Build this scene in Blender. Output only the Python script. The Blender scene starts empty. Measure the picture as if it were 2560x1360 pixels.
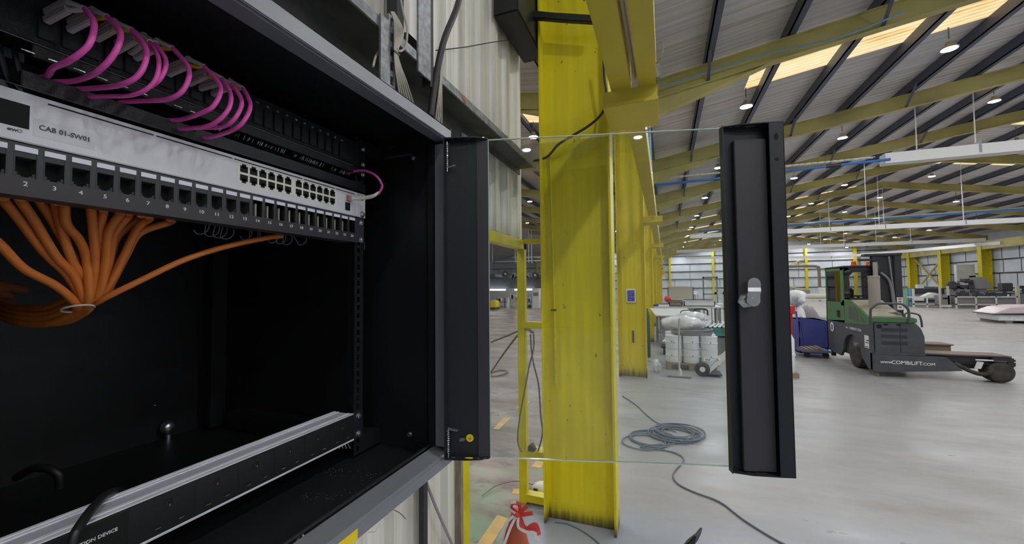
import bpy, bmesh, math, random
from mathutils import Vector as V, Matrix
PI = math.pi
sc = bpy.context.scene
col = sc.collection
random.seed(7)
# ---------------------------------------------------------------- camera
H = 1.65; FPX = 1000.0
YAW, PITCH, ROLL = math.radians(20.926), math.radians(2.133), math.radians(-.566)
ROT = Matrix.Rotation(YAW, 3, 'Z') @ Matrix.Rotation(PI/2 + PITCH, 3, 'X') @ Matrix.Rotation(ROLL, 3, 'Z')
cd = bpy.data.cameras.new('camera'); cam = bpy.data.objects.new('camera', cd); col.objects.link(cam)
cam.matrix_world = Matrix.Translation((0, 0, H)) @ ROT.to_4x4()
cd.sensor_width = 36; cd.lens = FPX/2560*36; cd.clip_start = .02; cd.clip_end = 400
sc.camera = cam
# ---------------------------------------------------------------- world, exposure
w = bpy.data.worlds.new('world'); sc.world = w; w.use_nodes = True
w.node_tree.nodes['Background'].inputs[0].default_value = (.62, .7, .85, 1)
w.node_tree.nodes['Background'].inputs[1].default_value = 1.0
sc.view_settings.view_transform = 'Standard'; sc.view_settings.look = 'None'
sc.view_settings.exposure = 1.15; sc.view_settings.gamma = 1
LAMP_E = 205.0      # emission of each high-bay lamp lens
SKYL_E = 0.46      # daylight through the translucent roof sheets
# ---------------------------------------------------------------- measuring helpers
def ray(px, py): return ROT @ V(((px-1280)/FPX, -(py-680)/FPX, -1.0))
def at(px, py, x=None, y=None, z=None, d=None):
    r = ray(px, py)
    if x is not None: t = x/r.x
    elif y is not None: t = y/r.y
    elif z is not None: t = (z-H)/r.z
    else: t = d
    return V((0, 0, H)) + r*t
# ---------------------------------------------------------------- materials
def mat(name, c, rough=.5, metal=0., emit=0., noise=0., nscale=6., c2=None, bump=0., bscale=60., stretch=None, trans=0., alpha=1., coat=0.):
    m = bpy.data.materials.new(name); m.use_nodes = True; nt = m.node_tree
    b = nt.nodes['Principled BSDF']
    b.inputs['Base Color'].default_value = (*c, 1); b.inputs['Roughness'].default_value = rough
    b.inputs['Metallic'].default_value = metal
    if coat: b.inputs['Coat Weight'].default_value = coat; b.inputs['Coat Roughness'].default_value = .3
    if trans: b.inputs['Transmission Weight'].default_value = trans
    if alpha < 1: b.inputs['Alpha'].default_value = alpha
    if emit:
        b.inputs['Emission Color'].default_value = (*c, 1); b.inputs['Emission Strength'].default_value = emit
    tc = nt.nodes.new('ShaderNodeTexCoord'); mp = nt.nodes.new('ShaderNodeMapping')
    nt.links.new(tc.outputs['Object'], mp.inputs[0])
    if stretch: mp.inputs['Scale'].default_value = stretch
    if noise:
        n = nt.nodes.new('ShaderNodeTexNoise'); n.inputs['Scale'].default_value = nscale; n.inputs['Detail'].default_value = 8
        nt.links.new(mp.outputs[0], n.inputs['Vector'])
        cr = nt.nodes.new('ShaderNodeValToRGB'); k = c2 or tuple(v*(1-noise) for v in c)
        cr.color_ramp.elements[0].position = .3; cr.color_ramp.elements[0].color = (*k, 1)
        cr.color_ramp.elements[1].position = .62; cr.color_ramp.elements[1].color = (*c, 1)
        nt.links.new(n.outputs[0], cr.inputs[0]); nt.links.new(cr.outputs[0], b.inputs['Base Color'])
    if bump:
        n2 = nt.nodes.new('ShaderNodeTexNoise'); n2.inputs['Scale'].default_value = bscale
        bp = nt.nodes.new('ShaderNodeBump'); bp.inputs['Strength'].default_value = bump; bp.inputs['Distance'].default_value = .002
        nt.links.new(tc.outputs['Object'], n2.inputs['Vector']); nt.links.new(n2.outputs[0], bp.inputs['Height']); nt.links.new(bp.outputs[0], b.inputs['Normal'])
    return m
def ramp(nt, src, stops):
    cr = nt.nodes.new('ShaderNodeValToRGB')
    while len(cr.color_ramp.elements) < len(stops): cr.color_ramp.elements.new(.5)
    for e, (p, c) in zip(cr.color_ramp.elements, stops): e.position = p; e.color = (*c, 1)
    nt.links.new(src, cr.inputs[0]); return cr.outputs[0]
def mix(nt, f, a, b):
    m = nt.nodes.new('ShaderNodeMix'); m.data_type = 'RGBA'
    if isinstance(f, float): m.inputs[0].default_value = f
    else: nt.links.new(f, m.inputs[0])
    for s, k in ((a, 6), (b, 7)):
        if isinstance(s, tuple): m.inputs[k].default_value = (*s, 1)
        else: nt.links.new(s, m.inputs[k])
    return m.outputs[2]
def noise_node(nt, vec, scale, detail=6, rough=.55):
    n = nt.nodes.new('ShaderNodeTexNoise'); n.inputs['Scale'].default_value = scale; n.inputs['Detail'].default_value = detail
    n.inputs['Roughness'].default_value = rough; nt.links.new(vec, n.inputs['Vector']); return n.outputs[0]
def mapping(nt, scale=(1, 1, 1)):
    g = nt.nodes.new('ShaderNodeNewGeometry'); mp = nt.nodes.new('ShaderNodeMapping')
    nt.links.new(g.outputs['Position'], mp.inputs[0]); mp.inputs['Scale'].default_value = scale; return mp.outputs[0]
def mth(nt, op, a, b=None):
    m = nt.nodes.new('ShaderNodeMath'); m.operation = op
    for i, s in enumerate((a, b)):
        if s is None: continue
        if isinstance(s, (int, float)): m.inputs[i].default_value = s
        else: nt.links.new(s, m.inputs[i])
    return m.outputs[0]
def sepxyz(nt):
    g = nt.nodes.new('ShaderNodeNewGeometry'); s = nt.nodes.new('ShaderNodeSeparateXYZ'); nt.links.new(g.outputs['Position'], s.inputs[0]); return s.outputs

BLACKC = mat('black powder coat', (.010, .0105, .012), .38, bump=.25, bscale=900)
BLACKD = mat('charcoal powder coat', (.014, .016, .021), .42, bump=.2, bscale=900)
FRAMEM = mat('sheen-lightened frame coat', (.18, .188, .205), .36, bump=.3, bscale=900, coat=.5)  # dark coat greyed to stand in for the lamp light it reflects
PANELM = mat('dark grey panel metal', (.048, .045, .053), .42)
PLASTB = mat('black plastic', (.012, .012, .013), .45)
PORTB = mat('grey black port plastic', (.05, .05, .05), .6)
VOID = mat('deep black recess', (.003, .003, .003), .8)
SWITCH = mat('pale grey switch enclosure', (.80, .79, .81), .45, bump=.1, bscale=700)
CREAM = mat('cream plastic', (.85, .83, .70), .45)
LABELW = mat('white label card', (.88, .90, .96), .5)
WHITE = mat('white print', (.8, .8, .8), .6)
INK = mat('grey ink', (.09, .09, .10), .6)
TAPE = mat('clear label tape', (.70, .70, .72), .25)
ALU = mat('brushed aluminium', (.62, .62, .70), .38, .35, noise=.1, nscale=60, stretch=(1, .02, 1))
ALUL = mat('bright aluminium ridge', (.95, .95, 1.0), .3, .4)
SCREW = mat('zinc screw', (.62, .64, .68), .25, .95)
CHROME = mat('chrome', (.88, .88, .9), .2, .9)
COPPER = mat('copper contact', (.5, .25, .2), .35, .8)
PINK = mat('magenta fibre jacket', (.82, .10, .46), .42)
LCM = mat('translucent grey connector', (.48, .42, .39), .35)
LCC = mat('clear boot', (.62, .60, .56), .25)
ORANGEC = mat('orange cable jacket', (.66, .19, .03), .5)
AMBER = mat('amber tab', (.6, .35, .03), .4)
WIREG = mat('thin grey wire', (.20, .21, .22), .5)
GREYCAB = mat('grey cable jacket', (.12, .15, .18), .45)
BEIGEC = mat('beige cable jacket', (.55, .50, .42), .55)
BLKCAB = mat('dark rubber cable', (.035, .032, .035), .5)
BROWNC = mat('brown grey cable', (.17, .15, .11), .55)
PUREY = mat('yellow sticker', (.85, .65, .01), .5)
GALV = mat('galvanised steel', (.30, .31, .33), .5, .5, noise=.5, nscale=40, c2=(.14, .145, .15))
GALVD = mat('dark galvanised steel', (.10, .10, .09), .65, .2, noise=.5, nscale=9)  # darker and blotchier than the plain galvanised steel
DARKB = mat('dark duct sheet', (.012, .013, .015), .5)
ROOFY = mat('ochre rafter paint', (.60, .53, .19), .5, noise=.35, nscale=1.2)
YPAINT2 = mat('yellow girder paint', (.66, .53, .06), .45, noise=.15, nscale=3)
BRIGHTY = mat('bright yellow frame paint', (.70, .60, .01), .4, noise=.2, nscale=8)
PURLIN = mat('dark purlin', (.10, .115, .17), .5, .2)
SHEETW = mat('white end cladding', (.66, .71, .78), .6, noise=.12, nscale=1.5)
WHITEP = mat('white painted metal', (.72, .72, .72), .45)
BLUEP = mat('blue pipe', (.03, .17, .55), .4)
LBLUE = mat('pale blue pipe', (.16, .38, .60), .45)
DARKRAIL = mat('dark rail', (.03, .03, .035), .6)
RUBBER = mat('dark rubber', (.030, .027, .025), .8, noise=.4, nscale=9, c2=(.07, .06, .05))
FORKG = mat('dusty dark grey paint', (.075, .08, .092), .55, noise=.3, nscale=5, c2=(.055, .058, .066))
FORKD = mat('near black steel', (.025, .027, .033), .55)
GREEN = mat('forklift green', (.045, .19, .06), .45, noise=.3, nscale=5, c2=(.09, .14, .06))
TAN = mat('dusty tan cover', (.30, .27, .20), .7, noise=.3, nscale=4)
RUST = mat('worn rusty timber', (.20, .145, .115), .7, noise=.5, nscale=7, c2=(.09, .06, .05), stretch=(.3, 3, 3))
EXH = mat('perforated pale metal', (.42, .37, .33), .5, .3, noise=.3, nscale=120)
REDL = mat('orange beacon', (.65, .12, .03), .3)
CONEM = mat('terracotta cone plastic', (.42, .085, .035), .55)
TRED = mat('red tape', (.70, .05, .05), .4)
DRUMW = mat('white drum plastic', (.75, .77, .80), .4)
FILM = mat('wrapped film', (.70, .71, .73), .22, noise=.25, nscale=9, bump=1., bscale=22)
PALLET = mat('pallet timber', (.28, .22, .16), .8)
HOSEG = mat('grey ribbed hose', (.20, .20, .20), .6)
REDP = mat('red paint', (.72, .03, .03), .45)
BLUEB = mat('blue bin paint', (.07, .085, .33), .45, noise=.2, nscale=4)
BLUEG = mat('blue grey trolley paint', (.12, .17, .28), .5)
TEAL = mat('teal crate', (.06, .22, .19), .5)
MACHW = mat('machine off white', (.62, .62, .62), .5)
MACHG = mat('machine grey', (.22, .21, .22), .55)
MACHB = mat('machine beige', (.50, .47, .38), .55)
MACHD = mat('machine dark', (.045, .05, .06), .5)
PINKF = mat('pinkish wrapped stack', (.60, .50, .52), .3, bump=.7, bscale=12)
NAVY = mat('navy sign face', (.06, .06, .30), .5)
BROWNR = mat('brown rust pipe', (.20, .15, .11), .6)

def emitter(name, c, s):
    m = bpy.data.materials.new(name); m.use_nodes = True; nt = m.node_tree
    nt.nodes.clear(); o = nt.nodes.new('ShaderNodeOutputMaterial'); e = nt.nodes.new('ShaderNodeEmission')
    e.inputs[0].default_value = (*c, 1); e.inputs[1].default_value = s; nt.links.new(e.outputs[0], o.inputs[0]); return m
LENS = emitter('lamp lens', (.93, .96, 1.0), LAMP_E)
TUBE = emitter('workshop tube light', (1, 1, 1), 5)
def skylight():
    m = emitter('translucent roof sheet', (1, .8, .45), SKYL_E); nt = m.node_tree
    e = [n for n in nt.nodes if n.type == 'EMISSION'][0]
    v = mapping(nt, (1, 1, 1)); s = nt.nodes.new('ShaderNodeSeparateXYZ'); nt.links.new(v, s.inputs[0])
    wv = mth(nt, 'SINE', mth(nt, 'MULTIPLY', s.outputs[1], 2*PI/.14))
    nz = noise_node(nt, mapping(nt, (.6, 1.5, 1)), 1.2)
    t = mth(nt, 'ADD', mth(nt, 'MULTIPLY', wv, .12), nz)
    nt.links.new(ramp(nt, t, [(.25, (.75, .36, .10)), (.42, (1, .74, .36)), (.65, (1, .88, .58))]), e.inputs[0]); return m
SKYM = skylight()
def glass_mat(name, tint=(.93, .955, .95), refl=1.0, ior=1.5):
    m = bpy.data.materials.new(name); m.use_nodes = True; nt = m.node_tree; nt.nodes.clear()
    o = nt.nodes.new('ShaderNodeOutputMaterial'); t = nt.nodes.new('ShaderNodeBsdfTransparent'); g = nt.nodes.new('ShaderNodeBsdfGlossy')
    t.inputs[0].default_value = (*tint, 1); g.inputs['Roughness'].default_value = .01; g.inputs[0].default_value = (refl, refl, refl, 1)
    f = nt.nodes.new('ShaderNodeFresnel'); f.inputs[0].default_value = ior; mx = nt.nodes.new('ShaderNodeMixShader')
    nt.links.new(f.outputs[0], mx.inputs[0]); nt.links.new(t.outputs[0], mx.inputs[1]); nt.links.new(g.outputs[0], mx.inputs[2]); nt.links.new(mx.outputs[0], o.inputs[0]); return m
GLASS = glass_mat('door glass'); CABGLASS = glass_mat('dusty cab glass', (.80, .82, .80), .8)
GEDGE = mat('pale glass edge', (.62, .74, .68), .2)
def column_mat(name, c, dirty, top):
    m = mat(name, c, .42); nt = m.node_tree; b = nt.nodes['Principled BSDF']; s = sepxyz(nt)
    st = noise_node(nt, mapping(nt, (22, 22, .9)), 1.0, 6); cl = noise_node(nt, mapping(nt, (2.4, 2.4, 1.6)), 1.0, 7, .65)
    base = mix(nt, ramp(nt, st, [(.35, (0, 0, 0)), (.72, (1, 1, 1))]), c, tuple(v*.80 for v in c))
    base = mix(nt, ramp(nt, cl, [(.55, (0, 0, 0)), (.75, (.6, .6, .6))]), base, tuple(v*.66 for v in c))
    # grime that creeps up from the floor
    t = mth(nt, 'ADD', mth(nt, 'MULTIPLY', s[2], 1.0/top), mth(nt, 'MULTIPLY', mth(nt, 'SUBTRACT', st, .5), 1.7))
    g = ramp(nt, t, [(.0, (1, 1, 1)), (.30, (.75, .75, .75)), (.62, (.22, .22, .22)), (1, (0, 0, 0))])
    base = mix(nt, g, base, dirty)
    sp = ramp(nt, noise_node(nt, mapping(nt, (9, 9, 5)), 3.0, 3), [(.70, (0, 0, 0)), (.735, (1, 1, 1))])
    base = mix(nt, sp, base, (.10, .07, .02)); nt.links.new(base, b.inputs['Base Color']); return m
YCOL = column_mat('stained yellow column paint', (.82, .70, .010), (.07, .062, .02), .13)
YCOL2 = column_mat('ochre yellow column paint', (.68, .55, .02), (.12, .10, .03), .2)
def clad_mat():
    m = mat('cream cladding sheet', (.62, .60, .52), .5); nt = m.node_tree; b = nt.nodes['Principled BSDF']
    st = noise_node(nt, mapping(nt, (14, 14, .35)), 1.0, 7, .7)
    c = ramp(nt, st, [(.28, (.38, .33, .25)), (.43, (.60, .57, .49)), (.60, (.76, .75, .69))]); nt.links.new(c, b.inputs['Base Color']); return m
CLAD = clad_mat()
def roof_mat():
    m = mat('roof lining sheet', (.36, .34, .33), .6); nt = m.node_tree; b = nt.nodes['Principled BSDF']; s = sepxyz(nt)
    w1 = mth(nt, 'SINE', mth(nt, 'MULTIPLY', s[1], 2*PI/.20))
    st = noise_node(nt, mapping(nt, (.35, 12, 1)), 1.0, 5, .6); bl = noise_node(nt, mapping(nt, (.35, .5, 1)), 1.3, 5)
    c = ramp(nt, st, [(.34, (.46, .43, .41)), (.5, (.72, .69, .68)), (.68, (.82, .80, .80))])
    c = mix(nt, ramp(nt, w1, [(.0, (.35, .35, .35)), (.25, (0, 0, 0))]), c, (.46, .44, .43))
    c = mix(nt, ramp(nt, bl, [(.35, (.5, .5, .5)), (.6, (0, 0, 0))]), c, (.56, .56, .62)); nt.links.new(c, b.inputs['Base Color']); return m
ROOFM = roof_mat()
def floor_mat():
    m = mat('painted concrete floor', (.4, .4, .4), .3); nt = m.node_tree; b = nt.nodes['Principled BSDF']; s = sepxyz(nt)
    big = noise_node(nt, mapping(nt, (.28, .5, 1)), 1.0, 8, .62); med = noise_node(nt, mapping(nt, (.55, 1.3, 1)), 1.3, 8, .62); fine = noise_node(nt, mapping(nt), 9.0, 6, .7)
    main = ramp(nt, med, [(.28, (.335, .305, .275)), (.44, (.395, .38, .365)), (.60, (.43, .43, .43)), (.75, (.49, .49, .485))])
    main = mix(nt, ramp(nt, big, [(.40, (0, 0, 0)), (.62, (.6, .6, .6))]), main, (.41, .41, .42))
    far = ramp(nt, mth(nt, 'MULTIPLY', s[1], .03), [(.45, (0, 0, 0)), (.95, (.6, .6, .6))])
    main = mix(nt, far, main, (.46, .415, .39))
    main = mix(nt, ramp(nt, fine, [(.60, (0, 0, 0)), (.8, (.5, .5, .5))]), main, (.34, .33, .32))
    # fresh blue grey coat in the foreground, its ragged edge
    edge = mth(nt, 'ADD', mth(nt, 'MULTIPLY', s[1], 1.0), mth(nt, 'MULTIPLY', mth(nt, 'SUBTRACT', big, .5), 2.4))
    fresh = ramp(nt, mth(nt, 'MULTIPLY', edge, .2), [(.56, (1, 1, 1)), (.70, (0, 0, 0))])
    main = mix(nt, fresh, main, mix(nt, fine, (.36, .40, .48), (.41, .445, .51)))
    # neighbouring hall: old brown coat with green patches
    left = ramp(nt, med, [(.30, (.17, .12, .095)), (.47, (.29, .21, .17)), (.62, (.38, .31, .26)), (.75, (.50, .46, .42))])
    gm = noise_node(nt, mapping(nt, (.5, .8, 1)), 1.4, 5)
    gf = mth(nt, 'ADD', mth(nt, 'MULTIPLY', mth(nt, 'SUBTRACT', gm, .5), 1.6), mth(nt, 'MULTIPLY', s[1], -.25))
    left = mix(nt, ramp(nt, mth(nt, 'ADD', gf, 1.05), [(.22, (0, 0, 0)), (.40, (.9, .9, .9))]), left, mix(nt, fine, (.19, .31, .17), (.27, .40, .24)))
    dirt = noise_node(nt, mapping(nt, (1.2, 1.8, 1)), 2.0, 8, .7)
    left = mix(nt, ramp(nt, dirt, [(.52, (0, 0, 0)), (.62, (.85, .85, .85))]), left, (.15, .11, .095))
    side = mth(nt, 'ADD', s[0], mth(nt, 'MULTIPLY', mth(nt, 'SUBTRACT', dirt, .5), .25))
    mask = ramp(nt, mth(nt, 'ADD', side, 1.5), [(.495, (1, 1, 1)), (.53, (0, 0, 0))])
    c = mix(nt, .28, mix(nt, mask, main, left), (0.0, 0.0, 0.0)); nt.links.new(c, b.inputs['Base Color'])
    nt.links.new(ramp(nt, med, [(.3, (.55, .55, .55)), (.55, (.34, .34, .34)), (.75, (.2, .2, .2))]), b.inputs['Roughness']); return m
FLOORM = floor_mat()

# ---------------------------------------------------------------- geometry helpers
class MB:
    def __init__(s): s.v = []; s.f = []
    def add(s, vs, fs):
        n = len(s.v); s.v += [V(v) for v in vs]; s.f += [tuple(i+n for i in f) for f in fs]; return s
    def box(s, x0, x1, y0, y1, z0, z1, M=None):
        vs = [V((x, y, z)) for z in (z0, z1) for x, y in ((x0, y0), (x1, y0), (x1, y1), (x0, y1))]
        if M: vs = [M @ v for v in vs]
        return s.add(vs, [(3, 2, 1, 0), (4, 5, 6, 7), (0, 1, 5, 4), (1, 2, 6, 5), (2, 3, 7, 6), (3, 0, 4, 7)])
    def prism(s, pts, off):
        off = V(off); n = len(pts); vs = [V(p) for p in pts]; vs += [p+off for p in vs]
        return s.add(vs, [tuple(range(n-1, -1, -1)), tuple(range(n, 2*n))] + [(i, (i+1) % n, n+(i+1) % n, n+i) for i in range(n)])
    def cyl(s, a, b, r, n=16, r2=None, caps=True):
        a, b = V(a), V(b); d = (b-a).normalized(); u = d.orthogonal().normalized(); w_ = d.cross(u); r2 = r if r2 is None else r2
        vs = [a+(u*math.cos(t)+w_*math.sin(t))*r for t in [2*PI*i/n for i in range(n)]] + [b+(u*math.cos(t)+w_*math.sin(t))*r2 for t in [2*PI*i/n for i in range(n)]]
        fs = [(i, (i+1) % n, n+(i+1) % n, n+i) for i in range(n)]
        if caps: fs += [tuple(range(n-1, -1, -1)), tuple(range(n, 2*n))]
        return s.add(vs, fs)
    def tube(s, pts, r, n=8, smooth=6, closed=False, rf=None):
        P = spline(pts, smooth) if smooth > 1 else [V(p) for p in pts]
        up = None; rings = []
        for i, p in enumerate(P):
            t = (P[min(i+1, len(P)-1)]-P[max(i-1, 0)])
            t = t.normalized() if t.length > 1e-9 else V((0, 0, 1))
            if up is None: up = t.orthogonal().normalized()
            up = up - t*up.dot(t); up = up.normalized() if up.length > 1e-6 else t.orthogonal().normalized()
            w_ = t.cross(up); rr = r if rf is None else r*rf(i/(len(P)-1), i)
            rings.append([p+(up*math.cos(2*PI*k/n)+w_*math.sin(2*PI*k/n))*rr for k in range(n)])
        vs = [v for q in rings for v in q]; fs = []
        for i in range(len(P)-1):
            for k in range(n): fs.append((i*n+k, i*n+(k+1) % n, (i+1)*n+(k+1) % n, (i+1)*n+k))
        m = len(vs); fs += [tuple(range(n-1, -1, -1)), tuple(range(m-n, m))]
        return s.add(vs, fs)
    def beam(s, a, b, wd, ht, up=(0, 0, 1)):
        a, b = V(a), V(b); d = (b-a); L = d.length; d = d/L; up = V(up); u = d.cross(up)
        if u.length < 1e-5: u = d.orthogonal()
        u.normalize(); w_ = u.cross(d)
        vs = [p + u*sx*wd/2 + w_*sz*ht/2 for p in (a, b) for sx, sz in ((-1, -1), (1, -1), (1, 1), (-1, 1))]
        return s.add(vs, [(3, 2, 1, 0), (4, 5, 6, 7), (0, 1, 5, 4), (1, 2, 6, 5), (2, 3, 7, 6), (3, 0, 4, 7)])
    def lathe(s, prof, c, n=24, axis='z'):
        c = V(c); vs = []; m = len(prof)
        for i in range(n):
            t = 2*PI*i/n
            for r, h in prof:
                q = (r*math.cos(t), r*math.sin(t), h)
                if axis == 'x': q = (q[2], q[0], q[1])
                if axis == 'y': q = (q[0], q[2], q[1])
                vs.append(c+V(q))
        fs = [(i*m+k, ((i+1) % n)*m+k, ((i+1) % n)*m+k+1, i*m+k+1) for i in range(n) for k in range(m-1)]
        fs += [tuple(i*m for i in range(n-1, -1, -1)), tuple(i*m+m-1 for i in range(n))]
        return s.add(vs, fs)
    def blob(s, c, rx, ry, rz, seed=0, amp=.12, n=14):
        rnd = random.Random(seed); ph = [rnd.uniform(0, 6) for _ in range(6)]; c = V(c); vs = []; m = n//2+1
        for j in range(m):
            th = PI*j/(m-1)
            for i in range(n):
                f = 2*PI*i/n; k = 1+amp*(math.sin(3*f+ph[0])*math.sin(2*th+ph[1])+.6*math.sin(5*f+ph[2]+th*3)+.4*math.sin(9*f+ph[3]))
                if j in (0, m-1): k = 1
                vs.append(c+V((rx*k*math.sin(th)*math.cos(f), ry*k*math.sin(th)*math.sin(f), rz*math.cos(th))))
        return s.add(vs, [(j*n+i, (j+1)*n+i, (j+1)*n+(i+1) % n, j*n+(i+1) % n) for j in range(m-1) for i in range(n)])
    def build(s, name, material, parent=None, smooth=False, bevel=0., kind=None, label=None, cat=None, group=None):
        me = bpy.data.meshes.new(name)
        lo = V((min(v.x for v in s.v), min(v.y for v in s.v), min(v.z for v in s.v))); hi = V((max(v.x for v in s.v), max(v.y for v in s.v), max(v.z for v in s.v)))
        org = V((0, 0, 0))
        if parent is None: org = V(((lo.x+hi.x)/2, (lo.y+hi.y)/2, lo.z))
        else: org = wloc(parent)
        me.from_pydata([v-org for v in s.v], [], s.f)
        bm = bmesh.new(); bm.from_mesh(me); bmesh.ops.remove_doubles(bm, verts=bm.verts, dist=1e-6); bmesh.ops.recalc_face_normals(bm, faces=bm.faces)
        if bevel:
            bmesh.ops.bevel(bm, geom=[e for e in bm.edges if len(e.link_faces) == 2 and e.calc_face_angle(0) > .6], offset=bevel, segments=2, affect='EDGES', clamp_overlap=True)
        bm.to_mesh(me); bm.free()
        if smooth:
            me.shade_smooth()
            try: me.set_sharp_from_angle(angle=math.radians(40))
            except Exception: pass
        me.materials.append(material)
        o = bpy.data.objects.new(name, me); col.objects.link(o)
        if parent is not None: o.parent = parent
        else: o.location = org
        tag(o, label, cat, group, kind); return o
def wloc(o):
    l = V(o.location)
    while o.parent: o = o.parent; l = l + V(o.location)
    return l
def spline(pts, k):
    P = [V(p) for p in pts]
    if len(P) < 3: return P
    out = []
    for i in range(len(P)-1):
        a, b, c, d = P[max(i-1, 0)], P[i], P[i+1], P[min(i+2, len(P)-1)]
        for j in range(k):
            t = j/k; out.append(.5*((2*b)+(-a+c)*t+(2*a-5*b+4*c-d)*t*t+(-a+3*b-3*c+d)*t**3))
    out.append(P[-1]); return out
def tag(o, label=None, cat=None, group=None, kind=None):
    if label: o['label'] = label
    if cat: o['category'] = cat
    if group: o['group'] = group
    if kind: o['kind'] = kind
    return o
def empty(name, loc, label=None, cat=None, group=None, kind=None):
    o = bpy.data.objects.new(name, None); col.objects.link(o); o.location = loc; o.empty_display_size = .1
    return tag(o, label, cat, group, kind)
CH = {}
def copy_tree(o, parent=None):
    c = o.copy(); col.objects.link(c); c.parent = parent
    for ch in list(o.children): copy_tree(ch, c)
    return c
_tc = {}
def textmesh(s, size, thick=.0):
    cu = bpy.data.curves.new('t', 'FONT'); cu.body = s; cu.size = size; cu.align_x = 'CENTER'; cu.align_y = 'CENTER'; cu.resolution_u = 3; cu.extrude = thick; cu.offset = size*.012
    o = bpy.data.objects.new('t', cu); col.objects.link(o); dg = bpy.context.evaluated_depsgraph_get(); dg.update()
    me = bpy.data.meshes.new_from_object(o.evaluated_get(dg)); r = ([V(v.co) for v in me.vertices], [tuple(p.vertices) for p in me.polygons])
    bpy.data.objects.remove(o); bpy.data.curves.remove(cu); bpy.data.meshes.remove(me); return r
def text(mb, s, size, c, right, up, sx=1., nrm=None, thick=.0003):
    right, up = V(right).normalized(), V(up).normalized(); n = right.cross(up)
    vs, fs = textmesh(s, size, thick); mb.add([V(c)+right*v.x*sx+up*v.y+n*v.z for v in vs], fs); return mb

# ================================================================ SETTING
MB().box(-32, 26, -16, 62, -.3, 0).build('floor', FLOORM, kind='structure')
YF = [2.83+4.825*k for k in range(-3, 12)]      # portal frames
def zb(x):                                       # underside of the rafters
    if x > -.6: return 5.05+.155*min(x, 22-x)
    return 5.05+.155*min(-1.2-x, 23.2+x)
RX = [-24, -12.2, -.6, 11, 22.6]
# roof: lining sheets with translucent strips between
def roof_seg(x0, x1, y0, y1, mb, t=.05):
    a, b = zb(x0+1e-4)+.58, zb(x1-1e-4)+.58
    mb.add([(x0, y0, a), (x1, y0, b), (x1, y1, b), (x0, y1, a), (x0, y0, a+t), (x1, y0, b+t), (x1, y1, b+t), (x0, y1, a+t)], [(3, 2, 1, 0), (4, 5, 6, 7), (0, 1, 5, 4), (1, 2, 6, 5), (2, 3, 7, 6), (3, 0, 4, 7)])
roof = MB(); SK = []
edges = [-16] + [v for y in YF for v in (y+1.30, y+2.15)] + [62]
for i in range(len(edges)-1):
    sky = i % 2 == 1
    for (x0, x1) in ((-24, -12.2), (-12.2, -.6), (-.6, 11), (11, 23.4)):
        if not sky or (x0 < -.7 and edges[i] > 14): roof_seg(x0, x1, edges[i], edges[i+1], roof)
        else:
            lo = 2.3 if x0 > -2 else 1.6
            if x0 in (-.6, -24): parts = [(x0, x0+lo, 0), (x0+lo, x1-.6, 1), (x1-.6, x1, 0)]
            else: parts = [(x0, x0+.6, 0), (x0+.6, x1-lo, 1), (x1-lo, x1, 0)]
            for a, b, k in parts:
                if k: SK.append((a, b, edges[i], edges[i+1]))
                else: roof_seg(a, b, edges[i], edges[i+1], roof)
roof.build('ceiling', ROOFM, kind='structure')
for a, b, c, d in SK:
    m = MB(); roof_seg(a, b, c, d, m); m.build('roof_light', SKYM, kind='structure')
# outer walls
def clad_wall(pts_a, pts_b, z0, z1, n_in, pitch=.3, dep=.035, mb=None):
    mb = mb or MB(); a, b = V(pts_a), V(pts_b); L = (b-a).length; d = (b-a)/L; n_in = V(n_in); x = 0; prof = []
    while x < L:
        for u, h in ((0, 0), (pitch*.55, 0), (pitch*.65, 1), (pitch*.9, 1)):
            if x+u <= L: prof.append(a+d*(x+u)+n_in*dep*h)
        x += pitch
    prof.append(b)
    back = -n_in*.02
    for p, q in zip(prof, prof[1:]):
        if (q-p).length < 1e-4: continue
        mb.add([p+V((0, 0, z0)), q+V((0, 0, z0)), q+V((0, 0, z1)), p+V((0, 0, z1)), p+back+V((0, 0, z0)), q+back+V((0, 0, z0)), q+back+V((0, 0, z1)), p+back+V((0, 0, z1))],
               [(0, 1, 2, 3), (7, 6, 5, 4), (0, 4, 5, 1), (3, 2, 6, 7)])
    return mb
YEND = 54.6
m = MB(); m.box(-24, 23.4, YEND, YEND+.1, 0, 8); m.build('wall_far', SHEETW, kind='structure')
m = MB(); m.box(23.3, 23.4, -16, YEND, 0, 5.43); m.build('wall_right', SHEETW, kind='structure')
m = MB(); m.box(-24.1, -24, -16, YEND, 0, 6.5); m.build('wall_left', SHEETW, kind='structure')
m = MB(); m.box(-24, 23.4, -14.2, -14.1, 0, 8); m.build('wall_back', MACHG, kind='structure')
# dark sheeting rails and panel joints on the far and right walls
rl = MB()
for z in (1.25, 2.35, 3.3, 4.25, 5.2):
    rl.box(-24, 22.4, YEND-.10, YEND, z, z+.075)
rng = random.Random(3)
for z0, z1 in ((0, 1.25), (1.35, 2.35), (2.45, 3.3), (3.4, 4.25)):
    x = -23.
    while x < 22: rl.box(x, x+.035, YEND-.02, YEND, z0, z1); x += rng.choice((1.9, 2.5, 3.2))
rl.build('trim_1', DARKRAIL, kind='structure')
rl = MB()
for z in (1.2, 2.3, 3.3, 4.2): rl.box(23.2, 23.3, 0, YEND, z, z+.075)
for z0, z1 in ((0, 1.2), (1.3, 2.3), (2.4, 3.3), (3.4, 4.2)):
    y = 20.
    while y < YEND: rl.box(23.28, 23.3, y, y+.035, z0, z1); y += rng.choice((1.6, 2.2, 2.9))
rl.build('trim_2', DARKRAIL, kind='structure')

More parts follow.
